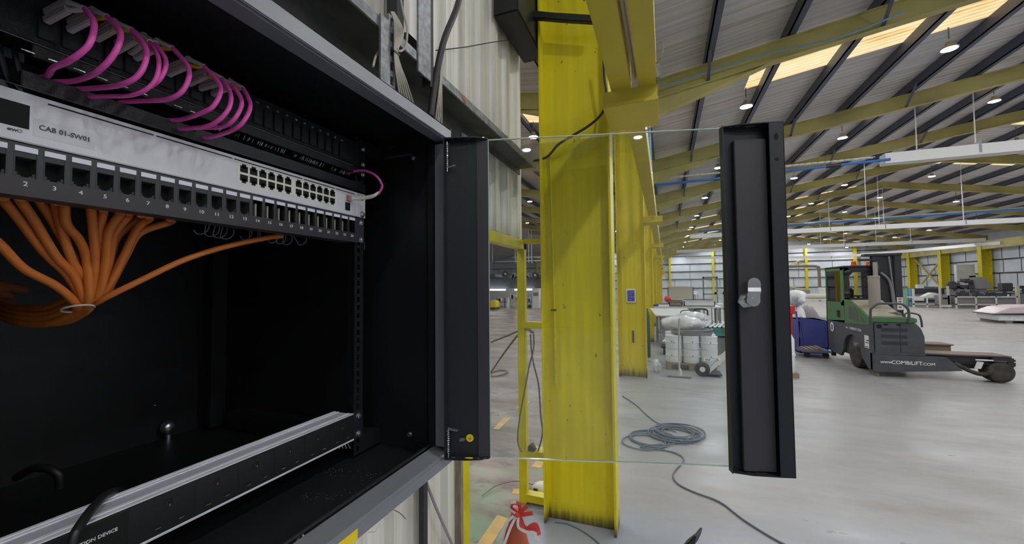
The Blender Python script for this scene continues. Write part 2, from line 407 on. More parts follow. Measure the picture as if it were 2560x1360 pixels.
# ---------------------------------------------------------------- steel frames
def ibeam_y(mb, x0, x1, y, z0, z1, fw=.09, ft=.016, wt=.012):      # upright stanchion: web across x
    mb.box(x0+ft, x1-ft, y-wt/2, y+wt/2, z0, z1)
def column(y, material, name='column', label=None):
    e = empty('steel_column', (-.585, y, 0), label, 'column', 'yellow steel columns down the middle of the halls')
    z1 = 4.98
    MB().box(-.828+.016, -.332-.016, y-.006, y+.006, 0, z1).build('web', material, e)
    for a in (-.828, -.348):
        MB().box(a, a+.016, y-.092, y+.092, 0, z1).build('flange', material, e, bevel=.003)
    return e
ORD = ['first', 'second', 'third', 'fourth', 'fifth', 'sixth', 'seventh', 'eighth', 'ninth', 'tenth', 'eleventh', 'twelfth', 'thirteenth', 'fourteenth', 'fifteenth']
def fr(k): return ('over the viewer, %s rafter before the nearest column' % ORD[2-k]) if k < 3 else ('in line with the nearest column' if k == 3 else '%s beyond the nearest column' % ORD[k-4])
pts = ['nearest yellow steel column, wide stained web face behind the glass door',
 'second yellow steel column, the one carrying the small navy sign',
 'third yellow steel column of the row, just behind the column with the navy sign']
for k, y in enumerate(YF[3:]):
    lab = pts[k] if k < 3 else '%s yellow steel column down the receding row' % ORD[k]
    c = column(y, YCOL if k == 0 else YCOL2, label=lab)
    if k < 3: del c['group']
# rafters with haunches, one thing per span
def rafter(y, x0, x1, label, grp):
    e = empty('roof_rafter', (x0, y, zb(x0+(1e-3 if x1 > x0 else -1e-3))), label, 'roof beam', grp)
    D = .34; sg = 1 if x1 > x0 else -1
    f = lambda x: zb(x if abs(x-11) > 1e-6 else 11)
    za, zc = f(x0+sg*1e-3), f(x1-sg*1e-3)
    MB().prism([(x0, y-.006, za), (x1, y-.006, zc), (x1, y-.006, zc+D), (x0, y-.006, za+D)], (0, .012, 0)).build('web', ROOFY, e)
    fl = .07
    for dz in (0, D-.014):
        MB().prism([(x0, y-fl, za+dz), (x1, y-fl, zc+dz), (x1, y-fl, zc+dz+.014), (x0, y-fl, za+dz+.014)], (0, 2*fl, 0)).build('flange', ROOFY, e)
    return e
def haunch(y, x0, sg):
    L = 2.0; z0, z1 = zb(x0+sg*1e-3), zb(x0+sg*L)
    h = MB().prism([(x0, y-.006, z0-.36), (x0+sg*L, y-.006, z1), (x0, y-.006, z0)], (0, .012, 0))
    h.prism([(x0, y-.07, z0-.36), (x0+sg*L, y-.07, z1), (x0+sg*L, y-.07, z1-.014), (x0, y-.07, z0-.374)], (0, .14, 0)); return h
RG = 'ochre rafters on the near slope of the main roof'; RG2 = 'ochre rafters on the far slope of the main roof'; RG3 = 'ochre rafters over the neighbouring hall'; 
for k, y in enumerate(YF):
    e = rafter(y, -.35, 11, 'ochre rafter under the near roof slope, %s' % fr(k), RG); haunch(y, -.33, 1).build('haunch', ROOFY, e)
    rafter(y, 23.1, 11, 'ochre rafter under the far roof slope, %s' % fr(k), RG2)
    e = rafter(y, -.85, -12.2, 'ochre rafter over the neighbouring hall, %s' % fr(k), RG3); haunch(y, -.83, -1).build('haunch', ROOFY, e)
# purlins along the halls, stays
def purlin(x, lab, grp):
    z = zb(x)+.345  # web and flange enlarged to take in the soft shadow beside them
    m = MB(); m.box(x-.012, x+.012, -14, 54.5, z, z+.225); m.box(x-.012, x+.10, -14, 54.5, z, z+.015); m.build('roof_purlin', PURLIN, label=lab, cat='purlin', group=grp)
for k in range(-1, 9): purlin(.75+1.22*k if k >= 0 else -.3, 'dark lengthwise purlin under the near roof slope, %s from the column row' % ORD[k+1], 'dark purlins under the near roof slope')
for k in range(9): purlin(12+1.22*k, 'dark lengthwise purlin under the far roof slope, %s from the ridge' % ORD[k], 'dark purlins under the far roof slope')
for k in range(8): purlin(-2-1.22*k, 'dark purlin over the neighbouring hall, %s from the column row' % ORD[k], 'dark purlins over the neighbouring hall')
for k, y in enumerate(YF[3:9]):
    for kx, x in enumerate((.78, 3.2, 5.6, 8.1)):
        m = MB(); m.beam((x, y-.55, zb(x)+.42), (x, y-.03, zb(x)+.03), .05, .012, up=(0, -.6, .8)); m.build('rafter_stay', PURLIN, label='dark purlin stay, %s outward, rafter %s' % (ORD[kx], fr(k+3)), cat='roof brace', group='short stays along the ochre rafters')
# right wall columns, eaves beam, bracing, far wall posts
for k, y in enumerate(YF[10:14]):
    e = empty('wall_column', (22.83, y, 0), 'yellow column against the white right-hand wall, %s from the far corner' % ORD[3-k], 'column', 'yellow columns on the right wall')
    MB().box(22.58, 23.1, y-.008, y+.008, 0, 4.7).build('web', BRIGHTY, e)
    for a in (22.55, 23.1): MB().box(a, a+.03, y-.22, y+.22, 0, 4.7).build('flange', BRIGHTY, e)
MB().box(22.6, 22.9, 5, 54.5, 4.15, 4.75).build('eaves_beam', ROOFY, label='ochre eaves beam running above the white right-hand wall', cat='beam')
for k, x in enumerate((-17, -8.5, .6, 5.5, 10.3, 15.0, 19.5)):
    MB().box(x-.12, x+.12, YEND-.42, YEND-.17, 0, min(6.0, zb(x)+.3)).build('gable_post', BRIGHTY, label='yellow post against the white far wall, %s from its left end' % ORD[k], cat='post', group='yellow posts on the far wall')
for kb, ((xa, za), (xb, zc)) in enumerate((((10.6, 2.2), (14.8, 4.6)), ((14.8, 1.0), (10.6, 2.0)), ((-8, 2.0), (-2, 4.6)))):
    MB().beam((xa, YEND-.3, za), (xb, YEND-.3, zc), .12, .12).build('wall_brace', ROOFY, label='slanting yellow brace on the white far wall, %s' % ('the upper right one' if kb == 0 else 'the lower right one' if kb == 1 else 'in the neighbouring hall'), cat='brace', group='slanting braces on the far wall')
for ya, yb in ((46.3, 51.), (51., 46.3)):
    MB().beam((23.0, ya, .6 if ya < yb else .8), (23.0, yb, 4.1), .12, .12).build('wall_brace', ROOFY, label='slanting yellow brace on the right-hand wall, %s' % ('rising away' if ya < yb else 'falling away'), cat='brace', group='slanting braces on the right wall')
# ---------------------------------------------------------------- high bay lamps
L0 = empty('high_bay_lamp', (0, 0, 0), cat='ceiling lamp')
b_ = MB(); b_.lathe([(.0, .13), (.05, .13), (.06, .07), (.10, .05), (.128, .02), (.128, .0), (.118, -.002), (.114, .006), (.0, .006)], (0, 0, 0), 20); b_.build('housing', MACHG, L0, smooth=True)
MB().cyl((0, 0, .004), (0, 0, -.004), .112, 16).build('lens', LENS, L0)
MB().tube([(0, 0, .2), (0, 0, .55)], .012, 6, 1).build('hanger', PURLIN, L0)
first = True
def lamp(x, y, z, lab, grp, flag=[True]):
    o = L0 if flag[0] else copy_tree(L0); flag[0] = False
    o.location = (x, y, z); o['label'] = lab; o['group'] = grp; o['category'] = 'ceiling lamp'
LY = [9.75+4.825*k for k in range(-4, 10)]  # rows above and behind the viewer are unseen, kept for their light
for ky, y in enumerate(LY):
    rw = ('row above the viewer' if ky == 3 else '%s row behind the viewer' % ORD[2-ky]) if ky < 4 else '%s row ahead' % ORD[ky-4]
    for kx, x in enumerate((1.72, 5.05, 8.4)): lamp(x, y, 5.22+.155*x, 'high bay lamp, near roof slope, %s out from the columns, %s' % (ORD[kx], rw), 'lamps under the near roof slope')
    for kx, x in enumerate((11.7, 15, 18.4)): lamp(x, y, 5.0+.155*(22-x), 'high bay lamp, far roof slope, %s out from the ridge, %s' % (ORD[kx], rw), 'lamps under the far roof slope')
    for kx, x in enumerate((-3.1, -6.4, -9.8, -14.0, -18.0)):  # outer two lines of lamps added to brighten the neighbouring hall
        if y > -6: lamp(x, y, 5.22+.155*(-1.2-x), 'lamp over the neighbouring hall, %s out from the columns, %s' % (ORD[kx], rw), 'lamps over the neighbouring hall')

# ---------------------------------------------------------------- hanging cable trays and pipes
def tray(pts, w_, h_, lab, hang):
    e = empty('cable_tray', pts[0], lab, 'cable tray')
    m = MB()
    for p, q in zip(pts, pts[1:]): m.beam(p, q, w_, h_)
    m.build('tray_body', WHITEP, e)
    for (x, y, z) in hang:
        MB().cyl((x, y, z), (x, y, zb(x)+.57), .012, 6).build('suspension_rod', WHITEP, e)
        MB().box(x-.02, x+.02, y-w_/2-.01, y+w_/2+.01, z-h_/2-.01, z+h_/2+.01).build('tray_clip', GALV, e)
tray([(5.16, 12.6, 4.74), (21, 12.6, 4.74)], .30, .25, 'broad white cable tray hung nearest, at upper right of the glass door', [(6.9, 12.6, 4.8), (5.9, 12.75, 4.8), (8.4, 12.6, 4.8)])
tray([(1.5, 27, 4.66), (21, 27, 4.66)], .3, .24, 'white cable tray across the hall below the long blue pipe', [(x, 27, 4.7) for x in (5, 8.6, 11, 14.2, 17.3)])
tray([(1.0, 38, 4.62), (21, 38, 4.62)], .3, .24, 'third white cable tray across the hall, beyond the blue pipe', [(x, 38, 4.7) for x in (5, 9, 13, 17)])
tray([(2.2, 47, 4.62), (15.5, 47, 4.2), (21.3, 37, 4.3)], .3, .22, 'farthest white cable tray, bending toward the right wall above the mast', [(9, 47, 4.4), (15, 47, 4.2)])
e = empty('blue_air_pipe', (1, 12.4, 4.66), 'blue air pipe running up to the end of the nearest white tray', 'pipe')
MB().cyl((-.2, 12.45, 4.60), (5.25, 12.45, 4.70), .035, 10).build('pipe_run', BLUEP, e, smooth=True)
MB().cyl((3.95, 12.45, 4.675), (4.25, 12.45, 4.68), .05, 10).build('coupling', FORKD, e)
lr_ = empty('ladder_rack', (2.5, 12.56, 4.80), 'slotted white ladder rack beside the blue air pipe', 'cable rack')
for y_ in (12.505, 12.615): MB().beam((.1, y_, 4.815), (4.98, y_, 4.815), .012, .014).build('side_rail', WHITEP, lr_)
for k in range(34): MB().box(.2+k*.14, .27+k*.14, 12.505, 12.615, 4.800, 4.830).build('rung', WHITEP, lr_)
MB().cyl((2, 27.2, 4.98), (21.5, 27.2, 5.30), .05, 8).build('blue_air_pipe', BLUEP, label='long blue pipe above the second white cable tray', cat='pipe')
MB().beam((2, 27.45, 5.08), (21.5, 27.45, 5.40), .25, .04).build('cable_rack', ROOFY, label='thin ochre rack just above the long blue pipe', cat='cable rack')
for i, (x, y) in enumerate(((4.1, 20), (7.6, 20), (9.6, 24), (12.6, 24), (16, 22), (5.8, 33), (10, 33), (13, 33))):
    MB().cyl((x, y, 4.3), (x, y, zb(x)+.60), .01, 6).build('drop_rod', WHITEP, label='thin white rod hanging from the roof %s, %s' % ('in the near rows' if y < 30 else 'far away', ORD[i]+' of eight'), cat='rod', group='thin white rods hanging from the roof')
# blue vertical pipe by second column, thin catenary wire
m = MB(); m.tube([at(1618, 255, y=7.2), at(1622, 320, y=7.2), at(1632, 532, y=7.2)], .028, 10, 4); m.build('drain_pipe', LBLUE, smooth=True, label='pale blue pipe dropping beside the second yellow column', cat='pipe')
m = MB(); m.tube([at(1650, 218, y=7.5), at(1800, 170, y=7.5), at(1925, 132, y=7.5), at(2100, 92, y=7.5), at(2260, 30, y=7.5)], .012, 6, 5); m.build('blue_cable', LBLUE, smooth=True, label='thin blue cable clipped along the second rafter', cat='cable')

# ---------------------------------------------------------------- crane girder along the row
g = empty('crane_girder', (-.15, -2, 2.85), 'pair of yellow channels overhead with a dark slot between, right of the nearest column', 'girder')
for x0, x1 in ((-.285, -.165), (-.125, -.02)):
    MB().box(x0, x1, -2, 2.50, 2.85, 3.02).build('channel', YPAINT2, g, bevel=.004)
MB().tube([(-.145, -2, 2.93), (-.15, 1.2, 2.90), (-.143, 2.5, 2.91)], .012, 6, 6).build('slot_cable', BEIGEC, g)
for k, y in enumerate(YF[3:]):
    e = empty('girder_bracket', (-.33, y, 2.75), ('yellow bracket under the crane girder on the nearest column' if k == 0 else 'yellow girder bracket on the %s column of the row' % ORD[k]), 'bracket', None if k == 0 else 'brackets down the column row')
    MB().box(-.335, -.015, y-.34, y+.05, 2.838, 2.85).build('top_plate', YPAINT2, e)
    MB().box(-.335, -.02, y-.34, y-.328, 2.77, 2.838).build('web', YPAINT2, e)
    MB().box(-.335, -.015, y-.36, y+.05, 2.745, 2.77).build('bottom_plate', YPAINT2, e, bevel=.002)
    if k < 9:
        MB().box(-.245, -.115, y+.06, y+4.45, 2.85, 3.02).build('runway_beam', YPAINT2, bevel=.003, label='yellow runway beam from the %s to the %s column of the row' % (ORD[k], ORD[k+1]) if k else 'yellow runway beam from the nearest to the second column', cat='beam', group='runway beams down the row' if k else None)
MB().box(-.045, .0, 2.42, 2.49, 2.852, 2.93).build('junction_box', GALV, label='small grey clamp box at the end of the crane girder', cat='box')
MB().tube([at(1640, 112, y=2.3), at(1655, 105, y=2.3), at(1657, 125, y=2.3), at(1650, 148, y=2.3), at(1637, 162, y=2.35)], .0035, 6).build('cable_loop', WIREG, smooth=True, label='thin grey cable looping off the side of the crane girder', cat='cable')
MB().tube([at(1622, 248, y=2.9), at(1640, 262, y=2.9), at(1642, 290, y=2.9), at(1628, 318, y=2.9), at(1607, 330, y=2.9)], .006, 6).build('hanging_cable', BEIGEC, smooth=True, label='thin beige cable hanging under the yellow bracket', cat='cable')

# ================================================================ LEFT PARTITION AND STEELWORK
WX = -1.05
m = clad_wall((WX, -3, 0), (WX, 2.97, 0), 2.02, 5.2, (1, 0, 0), pitch=.21, dep=.03)
m.build('wall_partition_upper', CLAD, kind='structure')
m = clad_wall((WX, -3, 0), (WX, 1.877, 0), 0, 2.02, (1, 0, 0), pitch=.21, dep=.03)
m.build('wall_partition_lower', CLAD, kind='structure')
e = empty('opening_frame', (WX, 2.4, 0), 'yellow steel frame around the opening in the cream partition', 'frame')
MB().box(WX-.03, WX+.03, 1.907, 1.99, 0, 2.0).build('near_post', BRIGHTY, e, bevel=.003)
MB().box(WX-.03, WX+.03, 2.93, 2.99, 0, 2.0).build('far_post', BRIGHTY, e, bevel=.003)
MB().box(WX-.03, WX+.03, 1.907, 2.99, 1.94, 2.012).build('lintel', BRIGHTY, e, bevel=.003)
MB().box(WX-.01, -.83, 2.93, 2.99, 1.985, 2.02).build('tie_bar', BRIGHTY, e)
MB().box(WX+.02, -.83, 2.92, 2.97, 1.33, 1.38).build('cross_bar', BRIGHTY, e, bevel=.002)
MB().box(WX+.05, -.83, 2.86, 2.97, .37, .43).build('cross_bar', BRIGHTY, e, bevel=.002)
MB().box(WX+.02, -.83, 2.92, 3.0, .02, .075).build('cross_bar', BRIGHTY, e, bevel=.002)
MB().box(WX-.035, WX+.035, 1.878, 1.905, 0, 2.0).build('timber_post', mat('weathered timber', (.30, .26, .20), .8, noise=.5, nscale=12, stretch=(6, 6, .6)), label='weathered timber edge post where the lower cream sheets end', cat='post')
# steel ledge (sheeting rail) above the cabinet
e = empty('ledge_channel', (-.9, 0, 2.52), 'long dark galvanised ledge running above the cabinet towards the yellow column', 'channel')
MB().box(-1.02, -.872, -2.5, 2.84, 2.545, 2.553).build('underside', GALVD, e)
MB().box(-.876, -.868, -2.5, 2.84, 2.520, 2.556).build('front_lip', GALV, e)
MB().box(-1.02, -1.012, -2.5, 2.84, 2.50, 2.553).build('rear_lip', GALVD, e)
MB().prism([at(1150, 235, x=-.867), at(1162, 240, x=-.867), at(1166, 262, x=-.867)], (.0006, 0, 0)).build('rust_stain', mat('rust streak', (.45, .18, .06), .8), e)
XF = -.862
def PB(m, px0, px1, py0, py1, x, t=.008):
    a_, b_2 = at(px0, (py0+py1)/2, x=x), at(px1, (py0+py1)/2, x=x); zt_, zb2 = at(px0, py0, x=x).z, at(px0, py1, x=x).z
    m.box(x-t, x, a_.y, b_2.y, zb2, zt_); return a_.y, b_2.y, zb2, zt_
p = empty('vertical_strut', at(1065, 190, x=XF), 'galvanised vertical strut rising from the ledge', 'strut')
m = MB(); ya_, yb2, z0_, z1_ = PB(m, 1046, 1076, -500, 176, XF); m.build('face_plate', GALV, p)
MB().box(XF-.04, XF-.001, yb2, yb2+.022, z0_-.02, z1_).build('side_plate', DARKRAIL, p)
m = MB(); m.box(-1.0, -.93, 1.30, 1.40, 2.62, 2.665); m.build('tube_stub', DARKRAIL, label='short dark square tube beside the vertical galvanised strut', cat='tube', bevel=.002)
def slotted(px0, px1, px2, py0, py1, x, lab):
    p = empty('slotted_channel', at(px0, py1, x=x), lab, 'channel')
    if px0 != px1: m = MB(); PB(m, px0, px1, py0, py1, x); m.build('plain_face', GALV, p)
    m = MB(); m2 = MB(); y0_, y1_, z0_, z1_ = PB(m2, px1, px2, py0, py1, x); w_ = (y1_-y0_)
    m.box(x-.008, x, y0_, y0_+w_*.25, z0_, z1_); m.box(x-.008, x, y1_-w_*.25, y1_, z0_, z1_)
    n_ = 5
    for k in range(n_+1): zc = z0_+(z1_-z0_)*k/n_; m.box(x-.008, x, y0_+w_*.25, y1_-w_*.25, max(z0_, zc-.010), min(z1_, zc+.010))
    m.build('slotted_face', GALV, p)
slotted(952, 972, 988, 32, 215, XF+.002, 'slotted galvanised channel holding bundled beige cables above the cabinet')
slotted(1095, 1095, 1106, 175, 310, XF+.004, 'narrow slotted channel holding beige cables behind the dark rubber cable')
MB().box(-1.016, -1.010, -2.5, 1.9, 2.10, 2.50).build('backing_sheet', GALVD, label='dark flat sheet behind the cables above the cabinet', cat='sheet')  # flat dark sheet on the partition below the ledge
MB().box(-1.03, -.98, 1.30, 1.345, 2.7, 4.6).build('dark_post', DARKRAIL, label='dark narrow post on the cream sheets left of the galvanised strut', cat='post')
MB().box(-1.015, -.99, 1.50, 1.53, 0, 1.1).build('dark_post', DARKRAIL, label='dark narrow strip on the lower cream sheets under the cabinet', cat='post')
MB().tube([at(1062, 1195, x=-1.0), at(1095, 1280, x=-1.0), at(1135, 1370, x=-1.0)], .007, 6).build('thin_cable', mat('mauve grey conduit', (.36, .32, .31), .6), smooth=True, label='thin slanting conduit across the lower cream sheets', cat='conduit')
MB().tube([at(985, 1275, x=-1.0), at(1000, 1283, x=-.99), at(1014, 1297, x=-1.0)], .002, 6).build('thin_cable', BROWNC, smooth=True, label='short curled wire stub on the lower cream sheets', cat='wire')
MB().tube([at(920, 1330, x=-1.0), at(938, 1328, x=-.985), at(950, 1308, x=-.995)], .002, 6).build('thin_cable', BEIGEC, smooth=True, label='thin beige wire below the front lip of the cabinet', cat='wire')
# cables above cabinet
def cab(pts, r, mt, lab, cat='cable', grp=None, n=8, name='cable'):
    return MB().tube(pts, r, n, 7).build(name, mt, smooth=True, label=lab, cat=cat, group=grp)
cab([at(1158, -40, x=-.85), at(1140, 25, x=-.85), at(1112, 95, x=-.85), at(1092, 180, x=-.86), at(1076, 290, x=-.87)], .0135, BLKCAB, 'thick dark rubber cable sweeping down behind the cabinet top', n=12, name='rubber_cable')
for k in range(6):
    o = k*4.5
    cab([at(978+o*.3, 30, x=-.87), at(986+o*.8, 55+k*2, x=-.852), at(987+o*.9, 90, x=-.85), at(986+o*.35, 128, x=-.85), at(988+o*.6, 165, x=-.85), at(994+o*1.0, 205, x=-.85), at(1003+o*1.4, 262, x=-.86)], .0028, BEIGEC, 'thin beige cable tied to the left slotted channel, %s from the left' % ORD[k], grp='beige cables tied to the left channel', n=6)
for k in range(4):
    o = k*4.5
    cab([at(1102+o*.2, 168, x=-.855), at(1100+o*.3, 205, x=-.852), at(1095+o*.7, 250, x=-.852), at(1088+o*1.2, 310, x=-.86)], .0026, BEIGEC, 'thin beige cable behind the dark rubber cable, %s from the left' % ORD[k], grp='beige cables tied behind the rubber cable', n=6)
cab([at(1001, -10, x=-.86), at(1008, 30, x=-.855), at(1018, 75, x=-.85), at(1014, 115, x=-.848), at(1001, 128, x=-.848), at(992, 122, x=-.848)], .0038, BEIGEC, 'loose beige cable looping down to the cable tie', n=8)
cab([at(946, 130, x=-.90), at(938, 145, x=-.88), at(933, 166, x=-.87)], .0038, BEIGEC, 'short beige cable end left of the slotted channel', n=8)
m = MB(); q = at(986, 126, x=-.846); m.box(-.868, -.845, q.y-.004, q.y+.030, q.z-.003, q.z+.003); m.build('cable_tie', PLASTB, label='black tie around the beige cables', cat='cable tie')
cab([at(1090, 126, x=-1.0), at(1160, 118, x=-.99), at(1235, 105, x=-.99), at(1290, 98, x=-.98)], .003, DARKRAIL, 'thin dark wire strung across the upper cream sheets', cat='wire', n=6, name='wire')
# black duct at the top and strap
MB().box(-1.012, -.840, 2.35, 2.95, 3.42, 4.1).build('duct_box', DARKB, bevel=.01, label='black duct box between the partition and the top of the yellow column', cat='duct')
MB().prism([at(1305, 22, y=2.66), at(1365, 28, y=2.66), at(1385, 30, y=2.66), at(1486, 36, y=2.66), at(1486, 55, y=2.66), at(1400, 50, y=2.66), at(1305, 42, y=2.66)], (0, .04, 0)).build('lagged_pipe', DARKB, bevel=.006, label='black sheathed pipe crossing in front of the column top', cat='pipe')
cab([at(1508, 120, y=2.68), at(1511, 190, y=2.70), at(1516, 235, y=2.71), at(1508, 278, y=2.72), at(1478, 310, y=2.73), at(1430, 340, y=2.74), at(1395, 362, y=2.75), at(1368, 392, y=2.76), at(1335, 402, y=2.8)], .009, BLKCAB, 'black cable curving down across the nearest yellow column', n=10, name='power_cable')
e = empty('conduit_rod', (-.745, 2.80, .97), 'thin yellow conduit clipped vertically on the nearest column', 'conduit')
MB().tube([at(1375, 380, y=2.80), at(1382, 640, y=2.80), at(1390, 940, y=2.80)], .008, 8, 4).build('tube', BRIGHTY, e, smooth=True)
m = MB(); c_ = at(1384, 775, y=2.80); m.box(c_.x-.018, c_.x+.018, 2.79, 2.812, c_.z-.006, c_.z+.006); m.build('clip', GALVD, e)
m = MB(); c_ = at(1390, 948, y=2.80); m.cyl(c_+V((0, 0, .02)), c_-V((0, 0, .025)), .010, 8); m.build('end_cap', BRIGHTY, e)
# column 2 sign and small hook
e = empty('notice_sign', at(1577, 740, y=7.62), 'small navy notice in a white frame on the second yellow column', 'sign')
a, b = at(1565, 722, y=7.63), at(1590, 757, y=7.63)
MB().box(a.x, b.x, 7.625, 7.648, b.z, a.z).build('frame', WHITEP, e, bevel=.008)
MB().box(a.x+.022, b.x-.022, 7.620, 7.626, b.z+.028, a.z-.028).build('notice', NAVY, e)
m = MB()
for k in range(4): m.box(a.x+.04, b.x-.04-(k % 2)*.03, 7.617, 7.6205, a.z-.065-k*.045, a.z-.056-k*.045)
m.build('print_lines', mat('pale print', (.35, .38, .6), .5), e)
c_ = at(1583, 840, y=7.64); MB().box(c_.x-.012, c_.x+.012, 7.62, 7.65, c_.z-.12, c_.z+.1).build('wall_hook', GALVD, label='narrow rusty hook plate below the navy notice', cat='hook')
# hoses on bar
cab([at(1228, 855, y=3.6), at(1262, 842, y=3.3), at(1300, 826, y=3.05), at(1322, 822, y=2.9), at(1329, 832, y=2.88)], .008, BROWNC, 'brown cable lying over the cross bar, going left', name='hose')
cab([at(1228, 930, y=4.4), at(1262, 880, y=3.7), at(1300, 832, y=3.1), at(1318, 824, y=2.9), at(1334, 832, y=2.88)], .009, BROWNC, 'second brown cable sagging from the cross bar down to the floor', name='hose')
cab([at(1326, 835, y=2.9), at(1328, 870, y=2.9), at(1334, 910, y=2.9), at(1346, 960, y=2.9), at(1352, 1040, y=2.9), at(1356, 1085, y=2.89), at(1345, 1128, y=2.88)], .006, BROWNC, 'brown cable hanging from the upper cross bar, curving right', name='hose')
cab([at(1334, 835, y=2.9), at(1334, 870, y=2.9), at(1322, 920, y=2.9), at(1312, 975, y=2.9), at(1300, 1040, y=2.9), at(1294, 1100, y=2.9), at(1304, 1130, y=2.9)], .006, BROWNC, 'brown cable hanging from the upper cross bar, curving left', name='hose')
MB().prism([at(1320, 1115, y=2.86), at(1328, 1112, y=2.86), at(1337, 1128, y=2.86), at(1318, 1140, y=2.86)], (0, .05, 0)).build('clamp', GALVD, label='small rusty clamp on the lower cross bar', cat='clamp')
cab([at(1225, 932, z=.02), at(1250, 925, z=.02), at(1270, 930, z=.02), at(1240, 940, z=.02), at(1226, 938, z=.02)], .012, BROWNC, 'brown cable loop lying on the floor of the neighbouring hall', name='floor_cable')
cab([at(1205, 1240, z=.01), at(1240, 1215, z=.02), at(1290, 1203, z=.03), at(1335, 1212, z=.02)], .004, BROWNC, 'thin dark wire arched on the brown floor by the yellow post', name='floor_cable')
e = empty('white_canister', at(1356, 1228, z=0), 'small white canister lying on the floor left of the column base', 'canister')
c_ = at(1356, 1222, z=.05); MB().blob(c_, .085, .07, .052, 4, .03).build('body', WHITEP, e, smooth=True)
MB().box(c_.x-.055, c_.x-.02, c_.y-.064, c_.y-.05, c_.z+.0, c_.z+.022).build('dark_label', FORKD, e)
# yellow dashed floor line
def flat(name, px, mt, lab, cat, z=.002, **k):
    P = [at(a_, b_2, z=z) for a_, b_2 in px]; return MB().prism(P, (0, 0, -.0015)).build(name, mt, label=lab, cat=cat, **k)
YL = mat('worn yellow floor paint', (.62, .40, .10), .55, noise=.4, nscale=9, c2=(.42, .30, .16))
flat('floor_marking', [(1183, 1375), (1243, 1287), (1270, 1296), (1215, 1385)], YL, 'nearest yellow floor marking stripe beside the green floor patch', 'floor marking')
flat('floor_marking', [(1283, 1222), (1308, 1221), (1306, 1236), (1280, 1234)], YL, 'short yellow floor marking just left of the far yellow post', 'floor marking')
flat('floor_marking', [(1340, 1152), (1362, 1153), (1352, 1170), (1328, 1167)], YL, 'yellow floor marking beside the lower clamp', 'floor marking')
flat('floor_marking', [(1258, 1045), (1278, 1044), (1248, 1073), (1232, 1072)], YL, 'yellow floor dash seen through the left part of the glass', 'floor marking')
flat('floor_marking', [(1305, 1003), (1326, 1002), (1310, 1019), (1290, 1021)], YL, 'farthest yellow floor dash seen through the opening', 'floor marking')

# traffic cone with tape
cx = at(1290, 1275, y=2.12)
e = empty('traffic_cone', (cx.x, cx.y, 0), 'terracotta traffic cone with red and white tape knotted at its tip', 'traffic cone')
MB().lathe([(.0, cx.z+.0), (.022, cx.z), (.026, cx.z-.01), (.118, .04), (.13, .04), (.13, .03), (0, .03)], (cx.x, cx.y, 0), 28).build('cone_body', CONEM, e, smooth=True)
MB().box(cx.x-.19, cx.x+.19, cx.y-.19, cx.y+.19, 0, .03).build('base', CONEM, e, bevel=.008)
cab([at(1387, 1305, z=.006), at(1420, 1310, z=.006), at(1460, 1330, z=.006), at(1500, 1362, z=.006), at(1515, 1400, z=.006)], .004, GREYCAB, 'thin grey cable on the floor running from the nearest column base', name='floor_cable')
def ribbon(mb, px, y0, wd, k=8, tw=0):
    P = spline([at(a_, b_2, y=y_) for a_, b_2, y_ in [(p[0], p[1], y0+(p[2] if len(p) > 2 else 0)) for p in px]], k)
    vs = []
    for i, p in enumerate(P):
        t = (P[min(i+1, len(P)-1)]-P[max(i-1, 0)]).normalized(); s_ = t.cross(V((0, 1, 0))).normalized(); a_ = tw*i/len(P)
        s_ = s_*math.cos(a_)+V((0, 1, 0))*math.sin(a_); vs += [p-s_*wd/2, p+s_*wd/2, p+s_*wd/2+V((0, .001, 0)), p-s_*wd/2+V((0, .001, 0))]
    fs = []
    for i in range(len(P)-1):
        for q in range(4): fs.append((i*4+q, i*4+(q+1) % 4, i*4+4+(q+1) % 4, i*4+4+q))
    fs += [(3, 2, 1, 0), (len(P)*4-4, len(P)*4-3, len(P)*4-2, len(P)*4-1)]; mb.add(vs, fs)
t = empty('barrier_tape', (cx.x, cx.y-.03, cx.z), 'red and white barrier tape knotted round the top of the traffic cone', 'tape')
m = MB(); Y0 = cx.y-.045
for px in ([(1292, 1282), (1278, 1268, -.01), (1283, 1257, -.02), (1298, 1262, -.02), (1300, 1280)], [(1296, 1284), (1310, 1272, -.01), (1318, 1265, -.015)], [(1300, 1288), (1318, 1285, -.01), (1332, 1283, -.015)],
           [(1300, 1290), (1312, 1318, -.01), (1335, 1322, -.02), (1348, 1330, -.02)], [(1322, 1318, -.02), (1340, 1312, -.02), (1348, 1338, -.02)], [(1288, 1296), (1270, 1325, -.01), (1262, 1365, -.02)]):
    ribbon(m, px, Y0, .020, tw=.6)
m.build('red_stripes', TRED, t, smooth=True)
m = MB()
for px in ([(1290, 1284), (1274, 1272, -.015), (1276, 1258, -.025), (1290, 1255, -.025)], [(1290, 1292), (1276, 1320, -.012), (1258, 1365, -.03), (1240, 1390, -.03)], [(1296, 1292), (1296, 1318, -.012), (1316, 1330, -.02), (1328, 1333, -.025)], [(1284, 1290), (1264, 1310, -.01), (1250, 1345, -.02)], [(1325, 1330, -.02), (1340, 1345, -.02), (1348, 1352, -.02)]):
    ribbon(m, px, Y0-.004, .014, tw=.5)
m.build('white_stripes', WHITEP, t, smooth=True)
m = MB(); m.blob(at(1294, 1288, y=Y0-.005), .014, .012, .012, 3, .15); m.build('knot', TRED, t, smooth=True)
